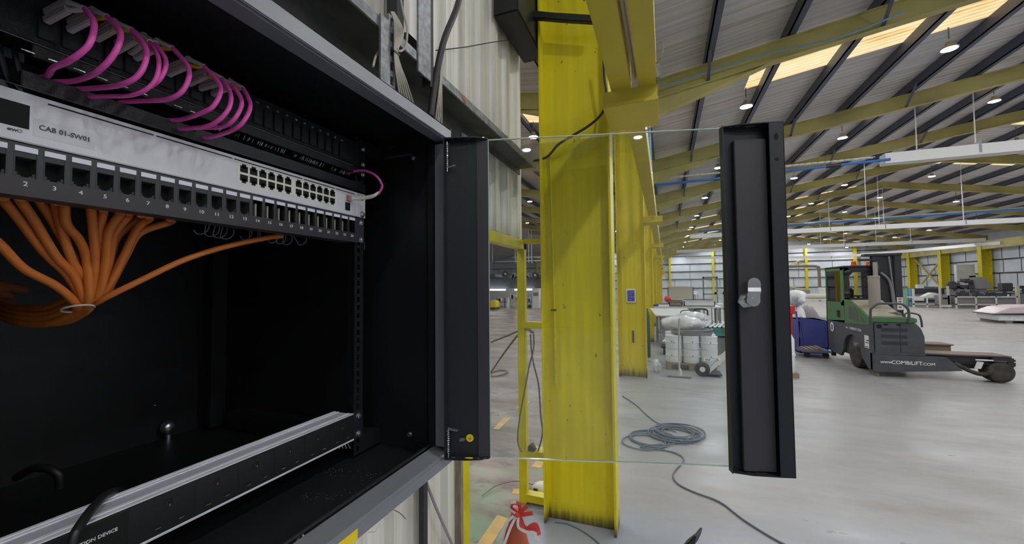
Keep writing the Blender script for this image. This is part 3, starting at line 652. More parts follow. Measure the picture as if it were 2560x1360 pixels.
# floor cables: blue-grey coils
def coil(c, r, turns, lab, tail0, tail1):
    P = list(tail0); rr = random.Random(int(r*1000))
    for k in range(int(turns*12)):
        a_ = 2*PI*k/12; q = r*(1+.16*math.sin(k*.37)+rr.uniform(-.05, .05)); P.append(V((c.x+q*math.cos(a_)*1.05+.05*math.sin(k*.21), c.y+q*math.sin(a_)*1.0+.06*math.cos(k*.17), .008+.0035*(k//12))))
    P += list(tail1); MB().tube(P, .0065, 7, 4).build('coiled_cable', GREYCAB, smooth=True, label=lab, cat='cable')
coil(at(1692, 1086, z=0), .215, 9, 'blue-grey cable coiled on the floor, the fuller right-hand coil', [at(1556, 990, z=.008), at(1590, 1012, z=.008), at(1620, 1040, z=.008), at(1655, 1062, z=.008)], [at(1700, 1104, z=.03)])
coil(at(1620, 1102, z=0), .20, 4, 'blue-grey cable looped on the floor, the looser left-hand coil with a long tail', [at(1690, 1080, z=.012), at(1660, 1072, z=.01)], [at(1600, 1118, z=.008), at(1650, 1124, z=.008), at(1690, 1133, z=.008), at(1710, 1150, z=.008), at(1685, 1180, z=.008), at(1690, 1205, z=.008), at(1730, 1228, z=.008), at(1800, 1255, z=.008), at(1860, 1300, z=.008), at(1950, 1355, z=.008), at(2050, 1400, z=.008)])
m = MB(); c_ = at(1722, 1362, y=1.2); m.prism([at(1700, 1372, y=1.2), at(1722, 1355, y=1.2), at(1736, 1338, y=1.2), at(1741, 1341, y=1.2), at(1736, 1358, y=1.2), at(1728, 1375, y=1.2)], (.02, .05, 0)); m.build('grey_flap', FORKD, bevel=.003, label='curved dark flap tip rising at the bottom edge below the coils', cat='flap')

# ================================================================ NETWORK CABINET
CX0, CX1, CY0, CY1, CZ0, CZ1 = -.97, -.37, .054, .654, 1.333, 1.947
cab_ = empty('network_cabinet', ((CX0+CX1)/2, (CY0+CY1)/2, CZ0), 'open black wall-mounted network cabinet filling the left of the picture', 'network cabinet')
T = .0015
MB().box(CX0, CX1-.03, CY0, CY1, CZ1-.004, CZ1-.002).build('top_panel', BLACKC, cab_)
MB().box(CX0, CX1-.03, CY0, CY1, CZ0+.012, CZ0+.014).build('bottom_panel', BLACKC, cab_)
MB().box(CX0, CX0+.002, CY0, CY1, CZ0, CZ1).build('back_panel', BLACKC, cab_)
for y in (CY0, CY1-.010):
    MB().box(CX0, CX1-.025, y, y+.002, CZ0+.012, CZ1-.004).build('side_panel', BLACKC, cab_)
# rolled front frame: outer face, lips
m = MB()
m.box(CX1-.028, CX1, CY0, CY1, CZ1-.004, CZ1)                       # top face
m.box(CX1-.003, CX1, CY0, CY1, CZ1-.022, CZ1)                       # top front lip
m.box(CX1-.028, CX1-.003, CY0, CY1, CZ1-.024, CZ1-.021)
m.build('frame_top', FRAMEM, cab_, bevel=.0012)
m = MB()
m.prism([(CX1, CY0, CZ0), (CX1, CY0, CZ0+.017), (CX1-.004, CY0, CZ0+.021), (CX1-.032, CY0, CZ0+.028), (CX1-.034, CY0, CZ0+.026), (CX1-.03, CY0, CZ0)], (0, CY1-CY0, 0))
m.build('frame_bottom', FRAMEM, cab_, bevel=.0008)
MB().tube([(CX1-.036, CY0, CZ0+.031), (CX1-.036, CY1-.02, CZ0+.031)], .0028, 8, 1).build('edge_seal', PLASTB, cab_)
MB().box(CX1-.026, CX1-.004, CY1-.0165, CY1-.012, CZ0+.03, CZ1-.03).build('frame_side_strip', FRAMEM, cab_, bevel=.0008)
MB().box(CX1-.028, CX1-.0, CY1-.012, CY1, CZ0+.02, CZ1-.02).build('frame_side', BLACKD, cab_, bevel=.001)
MB().box(CX1-.040, CX1-.027, CY1-.020, CY1-.010, CZ0+.03, CZ1-.025).build('side_return', BLACKC, cab_, bevel=.001)
# recessed steps of the side wall
MB().box(CX1-.075, CX1-.045, CY1-.015, CY1-.011, CZ0+.03, CZ1-.025).build('side_rib', BLACKC, cab_, bevel=.001)
MB().box(-.9, -.56, CY1-.055, CY1-.012, CZ0+.016, CZ0+.05).build('foot_bracket', BLACKC, cab_, bevel=.002)
# rack rails
RYR = .581
rail = MB()
for y0, y1 in ((RYR-.0095, RYR-.003), (RYR+.003, RYR+.012)):
    rail.box(-.5235, -.522, y0, y1, CZ0+.02, CZ1-.02)
z = CZ0+.02; hz = .0075
k = 0
while z < CZ1-.03:
    rail.box(-.5235, -.522, RYR-.003, RYR+.003, z, z+.0055); z += .01482; k += 1
rail.box(-.556, -.5235, RYR+.010, RYR+.012, CZ0+.02, CZ1-.02)
rail.box(-.56, -.522, RYR+.012, CY1-.012, CZ0+.02, CZ0+.045); rail.box(-.56, -.522, RYR+.012, CY1-.012, CZ1-.045, CZ1-.02)
rail.build('rack_rail', BLACKC, cab_)
lr = MB(); lr.box(-.5235, -.522, .104-.003, .104+.015, CZ0+.02, CZ1-.02); lr.build('rack_rail', BLACKC, cab_)
rr = MB(); rr.box(-.93, -.92, RYR, RYR+.03, CZ0+.02, CZ1-.02); rr.build('rear_rail', BLACKC, cab_)
for px, py, y_ in ((1033, 395, CY1-.016), (1025, 1086, CY1-.016)):
    c_ = at(px, py, y=y_); m = MB(); m.lathe([(0, 0), (.0055, 0), (.0055, -.0015), (.004, -.004), (0, -.0045)], c_, 16, 'y'); m.box(c_.x-.004, c_.x+.004, c_.y-.0048, c_.y-.0042, c_.z-.0006, c_.z+.0006); m.build('side_screw', SCREW, cab_, smooth=True)
m = MB(); m.box(-.515, -.44, CY1-.0125, CY1-.010, 1.905, 1.909); m.build('side_slot', PANELM, cab_)
c_ = at(980, 369, y=CY1-.012); MB().box(c_.x-.010, c_.x+.010, c_.y-.001, c_.y+.001, c_.z-.0012, c_.z+.0012).build('slot_opening', SCREW, cab_)
# lock-catch post on the cabinet floor at back, small bolts, sealing grommet in rear
c_ = at(418, 1068, x=-.955); m = MB(); m.lathe([(0, 0), (.013, 0), (.013, .004), (.008, .010), (0, .012)], c_, 18, 'x'); m.cyl(c_+V((.004, 0, -.014)), c_+V((.004, .0, -.026)), .005, 10); m.build('earth_bolt', SCREW, cab_, smooth=True)
for px, py, x_ in ((386, 1013, -.955), (577, 1052, -.955)):
    c_ = at(px, py, x=x_); MB().lathe([(0, 0), (.0018, 0), (.0015, .002), (0, .0025)], c_, 8, 'x').build('small_rivet', SCREW, cab_)
DUST = mat('pale dust', (.16, .16, .15), .9)
m = MB(); rd = random.Random(5)
for cxp, n_, sx, sy in (((915, 1190), 40, 16, 10), ((840, 1180), 26, 14, 6), ((790, 1240), 40, 30, 6), ((880, 1235), 20, 50, 12)):
    for _ in range(n_):
        q = at(cxp[0]+rd.gauss(0, sx), cxp[1]+rd.gauss(0, sy), z=CZ0+.0145)
        if -.95 < q.x < -.41 and .1 < q.y < .6: s_ = rd.uniform(.0001, .00035); m.box(q.x-s_, q.x+s_, q.y-s_, q.y+s_, CZ0+.014, CZ0+.0146)
m.build('dust_specks', DUST, cab_, kind='stuff')
MB().box(-.3705, -.3695, .372, .412, CZ0-.0, CZ0+.014).build('yellow_sticker', PUREY, cab_, label='yellow warning sticker')
m = MB(); q = at(742, 1352, x=-.41); m.tube([q+V((0, 0, -.02)), q+V((0, .001, 0)), q+V((.004, .004, .006)), q+V((.006, .008, -.01))], .0012, 6); m.build('seal_end', BEIGEC, cab_)

def screw(parent, x, y, z, r=.0046):
    m = MB(); m.lathe([(0, 0), (r*1.25, 0), (r*1.25, .0007), (r, .0009), (r*.95, .0028), (r*.6, .0036), (0, .0038)], (x, y, z), 18, 'x')
    m.box(x+.0034, x+.0042, y-r*.65, y+r*.65, z-.0005, z+.0005); m.box(x+.0034, x+.0042, y-.0005, y+.0005, z-r*.65, z+r*.65)
    return m.build('screw', SCREW, parent, smooth=True)
PXF = -.518      # front face of rack units
# ---- 24 port copper patch panel
pp = empty('patch_panel', (-.52, .34, 1.733), 'dark 24-port patch panel with white label strips and port numbers, below the pale switch', 'patch panel')
PY = [.560-(24-i)*.01768 for i in range(1, 25)]
m = MB(); zt, zb_ = 1.7785, 1.7335
m.box(PXF-.0018, PXF, .098, .590, 1.7715, zt); m.box(PXF-.0018, PXF, .098, .590, zb_, 1.7495)
prev = .098
for y in PY: m.box(PXF-.0018, PXF, prev, y-.0072, 1.7495, 1.7715); prev = y+.0072
m.box(PXF-.0018, PXF, prev, .590, 1.7495, 1.7715)
m.box(PXF-.03, PXF-.0018, .098, .572, zt-.0015, zt); m.box(PXF-.03, PXF-.0018, .098, .572, zb_, zb_+.0015)
m.box(PXF-.0018, PXF+.0012, .098, .572, zb_-.0008, zb_+.0012)
m.build('face_plate', PANELM, pp)
MB().box(PXF-.03, PXF-.028, .1, .57, zb_+.002, zt-.002).build('rear_plate', VOID, pp)
for i, y in enumerate(PY, 1):
    if y < .125: pass
    MB().box(PXF-.0004, PXF+.0006, y-.0068, y+.0068, 1.7715, 1.7762).build('label_window', LABELW, pp)
    s_ = MB(); hw = .0072
    s_.box(PXF-.012, PXF+.0002, y-hw, y-hw+.0010, 1.7495, 1.7715); s_.box(PXF-.012, PXF+.0002, y+hw-.0010, y+hw, 1.7495, 1.7715)
    if i <= 13:
        s_.box(PXF-.012, PXF-.0002, y-hw, y+hw, 1.7665, 1.7715)
        s_.box(PXF-.012, PXF-.0012, y-hw, y-.0044, 1.7495, 1.7535); s_.box(PXF-.012, PXF-.0012, y+.0044, y+hw, 1.7495, 1.7535)
        s_.box(PXF-.012, PXF-.0016, y-.0045, y-.0024, 1.7495, 1.7512); s_.box(PXF-.012, PXF-.0016, y+.0024, y+.0045, 1.7495, 1.7512)
        p = s_.build('keystone_jack', PORTB, pp)
        v_ = MB(); v_.box(PXF-.013, PXF-.012, y-hw, y+hw, 1.7495, 1.7715); v_.build('jack_recess', VOID, p)
    else:
        p = s_.build('empty_port', PLASTB, pp)
        if i <= 23:
            MB().box(PXF-.0095, PXF-.0065, y+.0014, y+.0034, 1.7500, 1.7680).build('far_cable', BEIGEC, p)
m = MB()
for i, y in enumerate(PY, 1): text(m, str(i), .0056, (PXF+.0003, y, 1.7435), (0, 1, 0), (0, 0, 1), 1.1)
m.build('port_numbers', WHITE, pp)
screw(pp, PXF, .583, 1.769); screw(pp, PXF, .583, 1.738)
m = MB(); m.box(PXF-.001, PXF+.0006, .5915, .5925, 1.722, zb_+.002); m.build('hanging_clip', SCREW, pp)

# ---- switch
sw = empty('network_switch', (-.52, .34, 1.779), 'pale grey rack switch with two rows of black ports and a printed label', 'network switch')
z0, z1 = 1.7800, 1.8240
MB().box(-.80, PXF, .104, .573, z0, z1).build('enclosure', SWITCH, sw, bevel=.0008)
MB().box(PXF-.002, PXF-.0002, .573, .594, z0, z1).build('mounting_ear', SWITCH, sw, bevel=.0006)
m = MB()
for a_, b_2 in ((.183, .263), (.2655, .348), (.3505, .455), (.458, .520), (.5225, .566)): m.box(PXF, PXF+.0004, a_, b_2, z1-.0052, z1-.0040)
m.build('vent_slots', VOID, sw)
MB().box(PXF-.001, PXF+.0006, .118, .172, z0+.012, z0+.033).build('status_window', VOID, sw)
MB().box(PXF, PXF+.0002, .1745, .2155, z0+.0075, z0+.0235).build('name_label', TAPE, sw, label='clear tape label printed CAB 01-SW01')
MB().box(PXF, PXF+.0004, .3545, .523, z0+.0095, z0+.037).build('port_surround', CREAM, sw)
for j in range(2):
    for i in range(12):
        y = .3635+i*.01325+(.0052 if i > 5 else 0); zz = z0+.030 if j == 0 else z0+.0165; sg = 1 if j == 0 else -1
        m = MB()
        m.box(PXF, PXF+.0007, y-.0052, y+.0052, zz-.0052 if sg > 0 else zz-.0032, zz+.0032 if sg > 0 else zz+.0052)
        m.box(PXF, PXF+.0007, y-.0028, y+.0028, min(zz, zz+sg*.0058), max(zz, zz+sg*.0058)); m.build('ethernet_port', VOID, sw)
m = MB(); m.box(PXF, PXF+.0007, .5435, .5545, z0+.007, z0+.021); m.build('sfp_slot', VOID, sw)
m = MB(); m.box(PXF, PXF+.003, .5415, .5485, z0+.0205, z0+.0325); m.build('sfp_module', CREAM, sw, bevel=.0005)
m = MB(); text(m, 'CAB 01-SW01', .0062, (PXF+.0005, .1950, z0+.0163), (0, 1, 0), (0, 0, 1), .92); text(m, 'ew', .0042, (PXF+.0004, .1625, z0+.0088), (0, 1, 0), (0, 0, 1), 1.2)
m.tube([V((PXF+.0003, .1668+.0013*math.cos(t_), z0+.0088+.0013*math.sin(t_))) for t_ in [2*PI*k/12 for k in range(13)]], .0002, 4, 1)
m.build('printing', INK, sw)
m = MB(); m.box(PXF+.0, PXF+.0004, .5705, .5725, z0+.003, z1-.008); m.build('ear_fold', LABELW, sw)
screw(sw, PXF, .585, z0+.0055); screw(sw, PXF, .585, z1-.008, .0038)
# ---- cable management panel with slots (above the switch)
mg = empty('cable_manager', (-.52, .34, 1.826), 'black cable management panel with rows of pale slivers directly above the pale switch', 'cable manager')
MB().box(-.5225, -.516, .166, .5925, 1.8275, 1.8425).build('lower_plate', BLACKC, mg, bevel=.0006)
MB().box(-.5225, -.516, .172, .5925, 1.8575, 1.8690).build('upper_plate', BLACKC, mg, bevel=.0006)
MB().box(-.55, -.545, .1, .57, 1.84, 1.86).build('rear_brush', VOID, mg)
m = MB(); rd = random.Random(11)
for a_, b_2, n_ in ((.325, .425, 44), (.442, .497, 30), (.515, .556, 16)):
    for _ in range(n_):
        y = rd.uniform(a_, b_2); h_ = rd.uniform(.002, .006); m.beam((-.5225, y, 1.8520-h_*.4), (-.5185, y+rd.uniform(-.001, .001), 1.8520+h_*.6), .0005, .0003)
m.build('pale_slivers', mat('pale sliver', (.45, .47, .5), .4), mg, kind='stuff')  # scattered pale slivers along the slot
m = MB()
for k in range(9): m.box(-.516, -.5154, .165+k*.0165, .165+k*.0165+.008, 1.8595, 1.8605)
m.build('slot_glints', SCREW, mg)
MB().box(-.5156, -.5150, .10, .56, 1.8688, 1.8696).build('edge_highlight', FRAMEM, mg)
MB().box(-.5156, -.5150, .10, .45, 1.8270, 1.8277).build('edge_highlight', PANELM, mg)
for zz in (1.878, 1.859, 1.907): screw(mg, -.516, .5845, zz, .004)
MB().box(-.552, -.549, .098, .178, 1.826, 1.870).build('side_plate', GALV, mg)
for a_ in (.150, .160, .169):
    MB().tube([(-.54, a_, 1.872), (-.530, a_-.002, 1.855), (-.532, a_+.003, 1.836), (-.54, a_+.012, 1.828)], .0022, 8, 6).build('ring_loop', PLASTB, mg, smooth=True)
# ---- fibre panel
fp = empty('fibre_termination_tray', (-.52, .34, 1.871), 'glossy black fibre panel with small white numbers, topmost unit in the cabinet', 'patch panel')
MB().box(-.70, -.522, .104, .570, 1.8715, 1.9155).build('tray_body', BLACKC, fp, bevel=.001)
MB().box(-.522, -.519, .098, .5925, 1.8715, 1.9155).build('face_plate', BLACKC, fp, bevel=.0006)
FYN = [.366+.01540*(i-13) for i in range(1, 25)]
m = MB()
for i, y in enumerate(FYN, 1):
    if i >= 13: text(m, str(i), .0042, (-.5186, y, 1.9072), (0, 1, 0), (0, 0, 1), 1.1)
m.build('port_numbers', INK if False else mat('dim white print', (.38, .38, .38), .6), fp)
for i, y in enumerate(FYN, 1):
    MB().box(-.5190, -.5165, y-.0062, y+.0062, 1.8770, 1.9020).build('adapter_port', BLACKD, fp, bevel=.0006)
# fibre connectors and pink patch leads, each lead one thing
CN = [([(115, 52), (172, 22)], [(172, 22), (212, 22)], [(212, 22), (235, 58), (222, 112), (176, 150), (133, 170), (114, 192)]),
      ([(172, 76), (238, 42)], [(238, 42), (268, 42)], [(268, 42), (301, 80), (287, 132), (242, 180), (187, 202)]),
      ([(240, 98), (290, 70)], [(290, 70), (330, 75)], [(330, 75), (366, 125), (350, 183), (302, 212), (230, 221)]),
      ([(290, 128), (342, 98)], [(342, 98), (375, 105)], [(375, 105), (397, 150), (385, 205), (335, 237), (250, 241)]),
      ([(325, 132), (362, 104)], [(362, 104), (388, 108)], [(388, 108), (415, 152), (402, 195), (370, 220), (325, 238)]),
      ([(337, 146), (398, 118)], [(398, 118), (432, 120)], [(432, 120), (472, 172), (460, 222), (420, 248), (345, 253)]),
      ([(420, 186), (476, 162)], [(476, 162), (510, 166)], [(510, 166), (551, 216), (536, 262), (502, 283), (452, 299)]),
      ([(472, 210), (518, 188)], [(518, 188), (555, 196)], [(555, 196), (577, 238), (568, 278), (528, 312), (471, 321)]),
      ([(500, 222), (548, 206)], [(548, 206), (578, 209)], [(578, 209), (604, 252), (590, 292), (560, 316), (510, 320)]),
      ([(530, 236), (580, 216)], [(580, 216), (608, 221)], [(608, 221), (626, 262), (610, 302), (580, 326), (530, 342)])]
nm = ['leftmost', 'second from the left', 'third from the left', 'fourth from the left', 'fifth from the left', 'sixth, broadly looped in the middle', 'seventh, first of the right cluster', 'eighth, second of the right cluster', 'ninth, third of the right cluster', 'tenth, rightmost of the right cluster']
for k, (bd, bt, cb) in enumerate(CN):
    e = empty('fibre_patch_lead', at(*bd[0], x=-.515), 'magenta fibre lead curling from its grey connector, %s' % nm[k], 'cable', 'magenta fibre leads')
    a_, b_2 = at(*bd[0], x=-.514), at(*bd[1], x=-.486)
    m = MB(); dz = V((0, 0, .0048)); dy = V((0, .0, .0))
    m.beam(a_, b_2, .0052, .0062); m.beam(a_+dz*1.45, b_2+dz*1.45, .0052, .0062)
    m.build('connector_body', LCM, e, bevel=.0008)
    t0, t1 = at(*bt[0], x=-.486), at(*bt[1], x=-.470)
    m = MB(); m.tube([t0+V((0, 0, .0055)), t1], .0026, 10, 1); m.build('upper_boot', LCC, e, smooth=True)
    m = MB(); m.tube([t0-V((0, 0, .001)), t0*.5+t1*.5-V((0, 0, .0012)), t1], .0022, 10, 3); m.build('lower_boot', AMBER if k not in (0, 4) else LCC, e, smooth=True)
    xs = [-.470, -.455, -.45, -.462, -.488, -.520]; n_ = len(cb)
    P = [at(px, py, x=[-.470, -.452, -.447, -.462, -.505][i] if n_ == 5 else xs[i]) for i, (px, py) in enumerate(cb)]
    r_ = .0023 if k not in (3, 4) else .0019
    MB().tube(P+[P[-1]+V((-.02, -.006, 0))], r_, 10, 8).build('lead', PINK, e, smooth=True)
e = empty('fibre_uplink_lead', (-.5, .55, 1.81), 'short magenta lead with a beige connector plugged into the right end of the switch', 'cable')
P = [at(*p, x=x_) for p, x_ in (((868, 433), -.53), ((905, 426), -.50), ((938, 438), -.475), ((955, 462), -.468), ((950, 478), -.468), ((943, 486), -.470))]
MB().tube(P, .0021, 10, 8).build('lead', PINK, e, smooth=True)
P = [at(*p, x=x_) for p, x_ in (((946, 480), -.469), ((935, 489), -.474), ((915, 494), -.49), ((880, 497), -.512))]
MB().tube(P, .0031, 10, 6, rf=lambda t_, i: .55+.6*min(1, t_*2.2)).build('connector', CREAM, e, smooth=True)
c_ = at(871, 496, x=-.514); MB().box(-.518, -.510, c_.y-.004, c_.y+.004, c_.z-.005, c_.z+.005).build('plug_clip', mat('dull pink clip', (.45, .22, .25), .5), e, bevel=.0006)
# ---- orange cables
OC = [([(-60, 560), (0, 612), (60, 672), (140, 715), (190, 760)], -.56), ([(8, 500), (45, 545), (110, 630), (170, 690), (205, 755)], -.565), ([(52, 502), (85, 550), (140, 640), (185, 690), (212, 755)], -.56),
      ([(102, 507), (135, 560), (180, 640), (205, 690), (222, 750)], -.572), ([(140, 512), (150, 560), (180, 650), (210, 700), (224, 748)], -.565), ([(161, 515), (166, 560), (198, 600), (216, 650), (222, 748)], -.553),
      ([(228, 524), (232, 570), (238, 640), (235, 700), (226, 748)], -.56), ([(258, 530), (250, 580), (250, 650), (240, 710), (230, 748)], -.565), ([(300, 536), (272, 580), (265, 650), (255, 710), (236, 745)], -.558),
      ([(322, 538), (285, 585), (275, 640), (262, 700), (240, 745)], -.57), ([(352, 544), (295, 590), (278, 650), (262, 710), (240, 748)], -.585), ([(372, 548), (345, 570), (310, 640), (280, 700), (246, 750)], -.565),
      ([(425, 555), (350, 582), (318, 632), (285, 695), (248, 752)], -.57)]
for k, (px, x_) in enumerate(OC):
    P = [at(px[0][0], px[0][1]-8, x=-.545)]+[at(*p, x=x_-.012*i) for i, p in enumerate(px)]
    q = P[-1]; j = (k % 4)-1.5; jj = (k//4)-1.2
    ctr = at(212, 765, x=-.62); P += [ctr+V((-.01, .004*j, .005*jj)), at(150, 792, x=-.66)+V((-.01, .004*j, .006*jj)), at(70, 790, x=-.72)+V((-.01, .004*j, .006*jj)), at(0, 765, x=-.80)+V((-.01, .004*j, .006*jj)), at(-120, 720, x=-.88)+V((0, 0, .006*jj))]
    cab(P, .0041, ORANGEC, 'orange data cable fanning into the tied bundle, %s from the left' % ORD[k], grp='orange data cables of the tied bundle', n=10, name='data_cable')
P = [at(*p, x=x_) for p, x_ in (((705, 590), -.55), ((660, 596), -.553), ((560, 618), -.56), ((460, 650), -.57), ((350, 702), -.585), ((262, 745), -.605), ((215, 768), -.63), ((120, 800), -.68), ((40, 790), -.75))]
cab(P, .0036, ORANGEC, 'single orange data cable sweeping right to the far ports of the patch panel', n=10, name='data_cable')
for k, (a_, b_2, c_) in enumerate((((-30, 722), (20, 718), (58, 724)), ((-30, 738), (0, 735), (22, 738)), ((-20, 712), (10, 712), (36, 718)))):
    cab([at(*a_, x=-.78), at(*b_2, x=-.80), at(*c_, x=-.83)], .0055, mat('shaded orange jacket %d' % k, (.42, .13, .05), .6) if k == 0 else bpy.data.materials['shaded orange jacket 0'], 'shade-toned orange cable stub at the left edge of the cabinet, %s' % ('uppermost long one' if k == 0 else 'lowest' if k == 1 else 'shortest upper one'), grp='shade-toned orange cable stubs at the left edge', n=8, name='data_cable')  # jacket colour darkened to imitate shade deep in the cabinet
m = MB(); q = at(210, 758, x=-.60); m.tube([q+V((-.012+.012*math.sin(t_), .013*math.cos(t_), -.006+.004*math.sin(t_))) for t_ in [2*PI*i/16 for i in range(17)]], .0011, 6, 2); m.build('cable_tie', LCC, smooth=True, label='clear tie round the neck of the orange cable bundle', cat='cable tie')
# grey wire loops under the panel
def loops(cs, lab):
    m = MB()
    P = []
    for (px, py, r_) in cs:
        c_ = at(px, py, x=-.565)
        for t_ in [PI+2*PI*i/10*(.5 if False else 1) for i in range(1, 6)]: P.append(c_+V((.002*math.cos(t_*2), r_*math.cos(t_), r_*math.sin(t_)*1.15+.004)))
        P.append(c_+V((0, r_*.9, r_*.9+.008)))
    m.tube(P, .0007, 6, 5); return m.build('coiled_wire', WIREG, smooth=True, label=lab, cat='wire')
loops([(500, 572, .0095), (527, 578, .0095), (547, 582, .0095), (565, 585, .0095)], 'thin grey wire in loose loops under port labels nine to twelve')
loops([(612, 588, .009), (634, 592, .0085), (655, 593, .0085)], 'thin grey wire loops in the middle, under the patch panel')
loops([(680, 598, .0085), (700, 600, .0085), (716, 602, .009), (752, 602, .0095)], 'thin grey wire loops at the right, where the orange cable ends')
# ---- power distribution unit
pd = empty('power_strip', (-.54, .34, 1.385), 'long black socket strip with a ribbed aluminium top in the bottom of the cabinet', 'power strip')
z0, z1 = 1.3835, 1.4290
MB().box(-.563, -.5215, .098, .568, z0+.001, z1-.001).build('housing', ALU, pd, bevel=.0006)
m = MB()
for x_, w_ in ((-.5225, .0030), (-.5290, .0009), (-.5315, .0009), (-.5535, .0009), (-.5560, .0009), (-.5620, .0022)): m.box(x_-w_, x_+w_, .098, .568, z1-.0014, z1-.0002)
m.build('top_ridges', ALUL, pd)
MB().box(-.5225, -.5185, .098, .568, z0-.0010, z0+.0018).build('bottom_lip', ALUL, pd, bevel=.0004)
MB().box(-.5230, -.5190, .098, .5675, z0+.002, z1-.0025).build('socket_face', PLASTB, pd)
MB().box(-.5192, -.5185, .098, .250, z0+.004, z1-.004).build('surge_cover', VOID, pd)
SO = [.541-.0508*i for i in range(6)]
def slotbox(m, y, z, wy, wz): m.box(-.5190, -.5184, y-wy, y+wy, z-wz, z+wz)
for i, y in enumerate(SO):
    s_ = MB(); s_.cyl((-.5191, y, 1.4145), (-.5184, y, 1.4145), .0050, 20); o = s_.build('socket_outlet', BLACKD, pd)
    m = MB(); m.box(-.5184, -.5181, y-.0022, y+.0022, 1.4105, 1.4190); m.box(-.5190, -.5183, y-.0140, y-.0085, 1.3925, 1.3968); m.box(-.5190, -.5183, y+.0085, y+.0140, 1.3925, 1.3968); m.build('pin_slots', VOID, o)
    m = MB(); m.box(-.5181, -.5179, y-.0015, y+.0002, 1.4110, 1.4135); m.build('earth_contact', COPPER, o)
    m = MB(); m.box(-.5183, -.5180, y-.0140, y-.0085, 1.3922, 1.3928); m.box(-.5183, -.5180, y+.0085, y+.0140, 1.3922, 1.3928); m.build('shutter_edges', MACHG, o)
    MB().box(-.5190, -.5187, y+.0250, y+.0254, z0+.003, z1-.004).build('module_joint', VOID, pd)
MB().box(-.5225, -.5205, .5682, .5925, z0-.003, z1+.001).build('end_bracket', BLACKD, pd, bevel=.0008)
m = MB(); m.box(-.5206, -.5200, .576, .588, 1.4025, 1.4070); m.build('bracket_slot', VOID, pd)
screw(pd, -.5205, .581, 1.4205); screw(pd, -.5205, .581, 1.3895)
m = MB(); text(m, 'SURGE PROTECTION DEVICE', .0046, (-.5183, .2110, 1.4115), (0, 1, 0), (0, 0, 1), 1.0); text(m, 'surge protection', .0046, (-.5183, .2140, 1.4010), (0, 1, 0), (0, 0, 1), 1.0); text(m, 'indicator', .0038, (-.5183, .213, 1.392), (0, 1, 0), (0, 0, 1), 1)
m.build('printing', WHITE, pd)
m = MB()
for k in range(4): q = at(845+k*9, 1117, x=-.54); m.beam(q+V((0, -.002, .006)), q+V((0, .003, -.004)), .0016, .001)
m.build('fixing_clip', LABELW, pd)
cab([at(315, 1238, x=-.60), at(292, 1228, x=-.575), at(262, 1240, x=-.55), at(228, 1275, x=-.512), at(196, 1320, x=-.49), at(182, 1350, x=-.485), at(174, 1400, x=-.485)], .0040, PLASTB, 'black flex arching over the socket strip at lower left', n=12, name='power_cable')
cab([at(150, 1220, x=-.75), at(147, 1188, x=-.75), at(120, 1172, x=-.76), at(80, 1172, x=-.78), at(40, 1195, x=-.8)], .005, PLASTB, 'black flex looping on the cabinet floor behind the socket strip', n=10, name='power_cable')

# ================================================================ GLAZED DOOR (swung open)
Hh = V((-.370, .630, 0)); ends = V((.186, .776, 0)); U = (ends-Hh).normalized(); W = (ends-Hh).length; N = V((U.y, -U.x, 0))   # towards the camera
dr = empty('glazed_cabinet_door', (Hh.x, Hh.y, 1.35), 'open cabinet door: clear glass between two black steel stiles', 'cabinet door')
def D(s, d, z): return Hh+U*s+N*d+V((0, 0, z))
def dbox(m, s0, s1, d0, d1, z0, z1):
    P = [D(s, d, z) for z in (z0, z1) for s, d in ((s0, d0), (s1, d0), (s1, d1), (s0, d1))]; return m.add(P, [(3, 2, 1, 0), (4, 5, 6, 7), (0, 1, 5, 4), (1, 2, 6, 5), (2, 3, 7, 6), (3, 0, 4, 7)])
ZL, ZH = 1.352, 1.917
def lip(m, s0, s1, z, dz, prof):
    m.prism([D(s, d, z) for s, d in prof], (0, 0, dz))
m = MB(); dbox(m, .004, .080, .0, .0015, ZL, ZH); dbox(m, .002, .004, 0, .018, ZL, ZH)
m.build('hinge_stile', BLACKD, dr)
m = MB(); dbox(m, .060, .080, .0015, .0030, ZL, ZH); m.build('stile_fold', PANELM, dr)  # paler metal imitates the light on the turned edge
for z, dz in ((ZL, .0015), (ZH-.0015, .0015)):
    m = MB(); lip(m, 0, 0, z, dz, [(.002, 0), (.080, 0), (.079, .006), (.062, .014), (.040, .017), (.002, .018)]); o = m.build('stile_lip', BLACKD, dr)
    for s_, w_ in ((.016, .0035), (.044, .0075), (.060, .003), (.072, .003)):
        q = MB(); q.prism([D(s_+w_*math.cos(t_), .009+.0025*math.sin(t_), z-.0002) for t_ in [2*PI*i/14 for i in range(14)]], (0, 0, dz+.0004)); q.build('lip_slot', SCREW if w_ < .007 else (PUREY if z < 1.5 else SCREW), o)
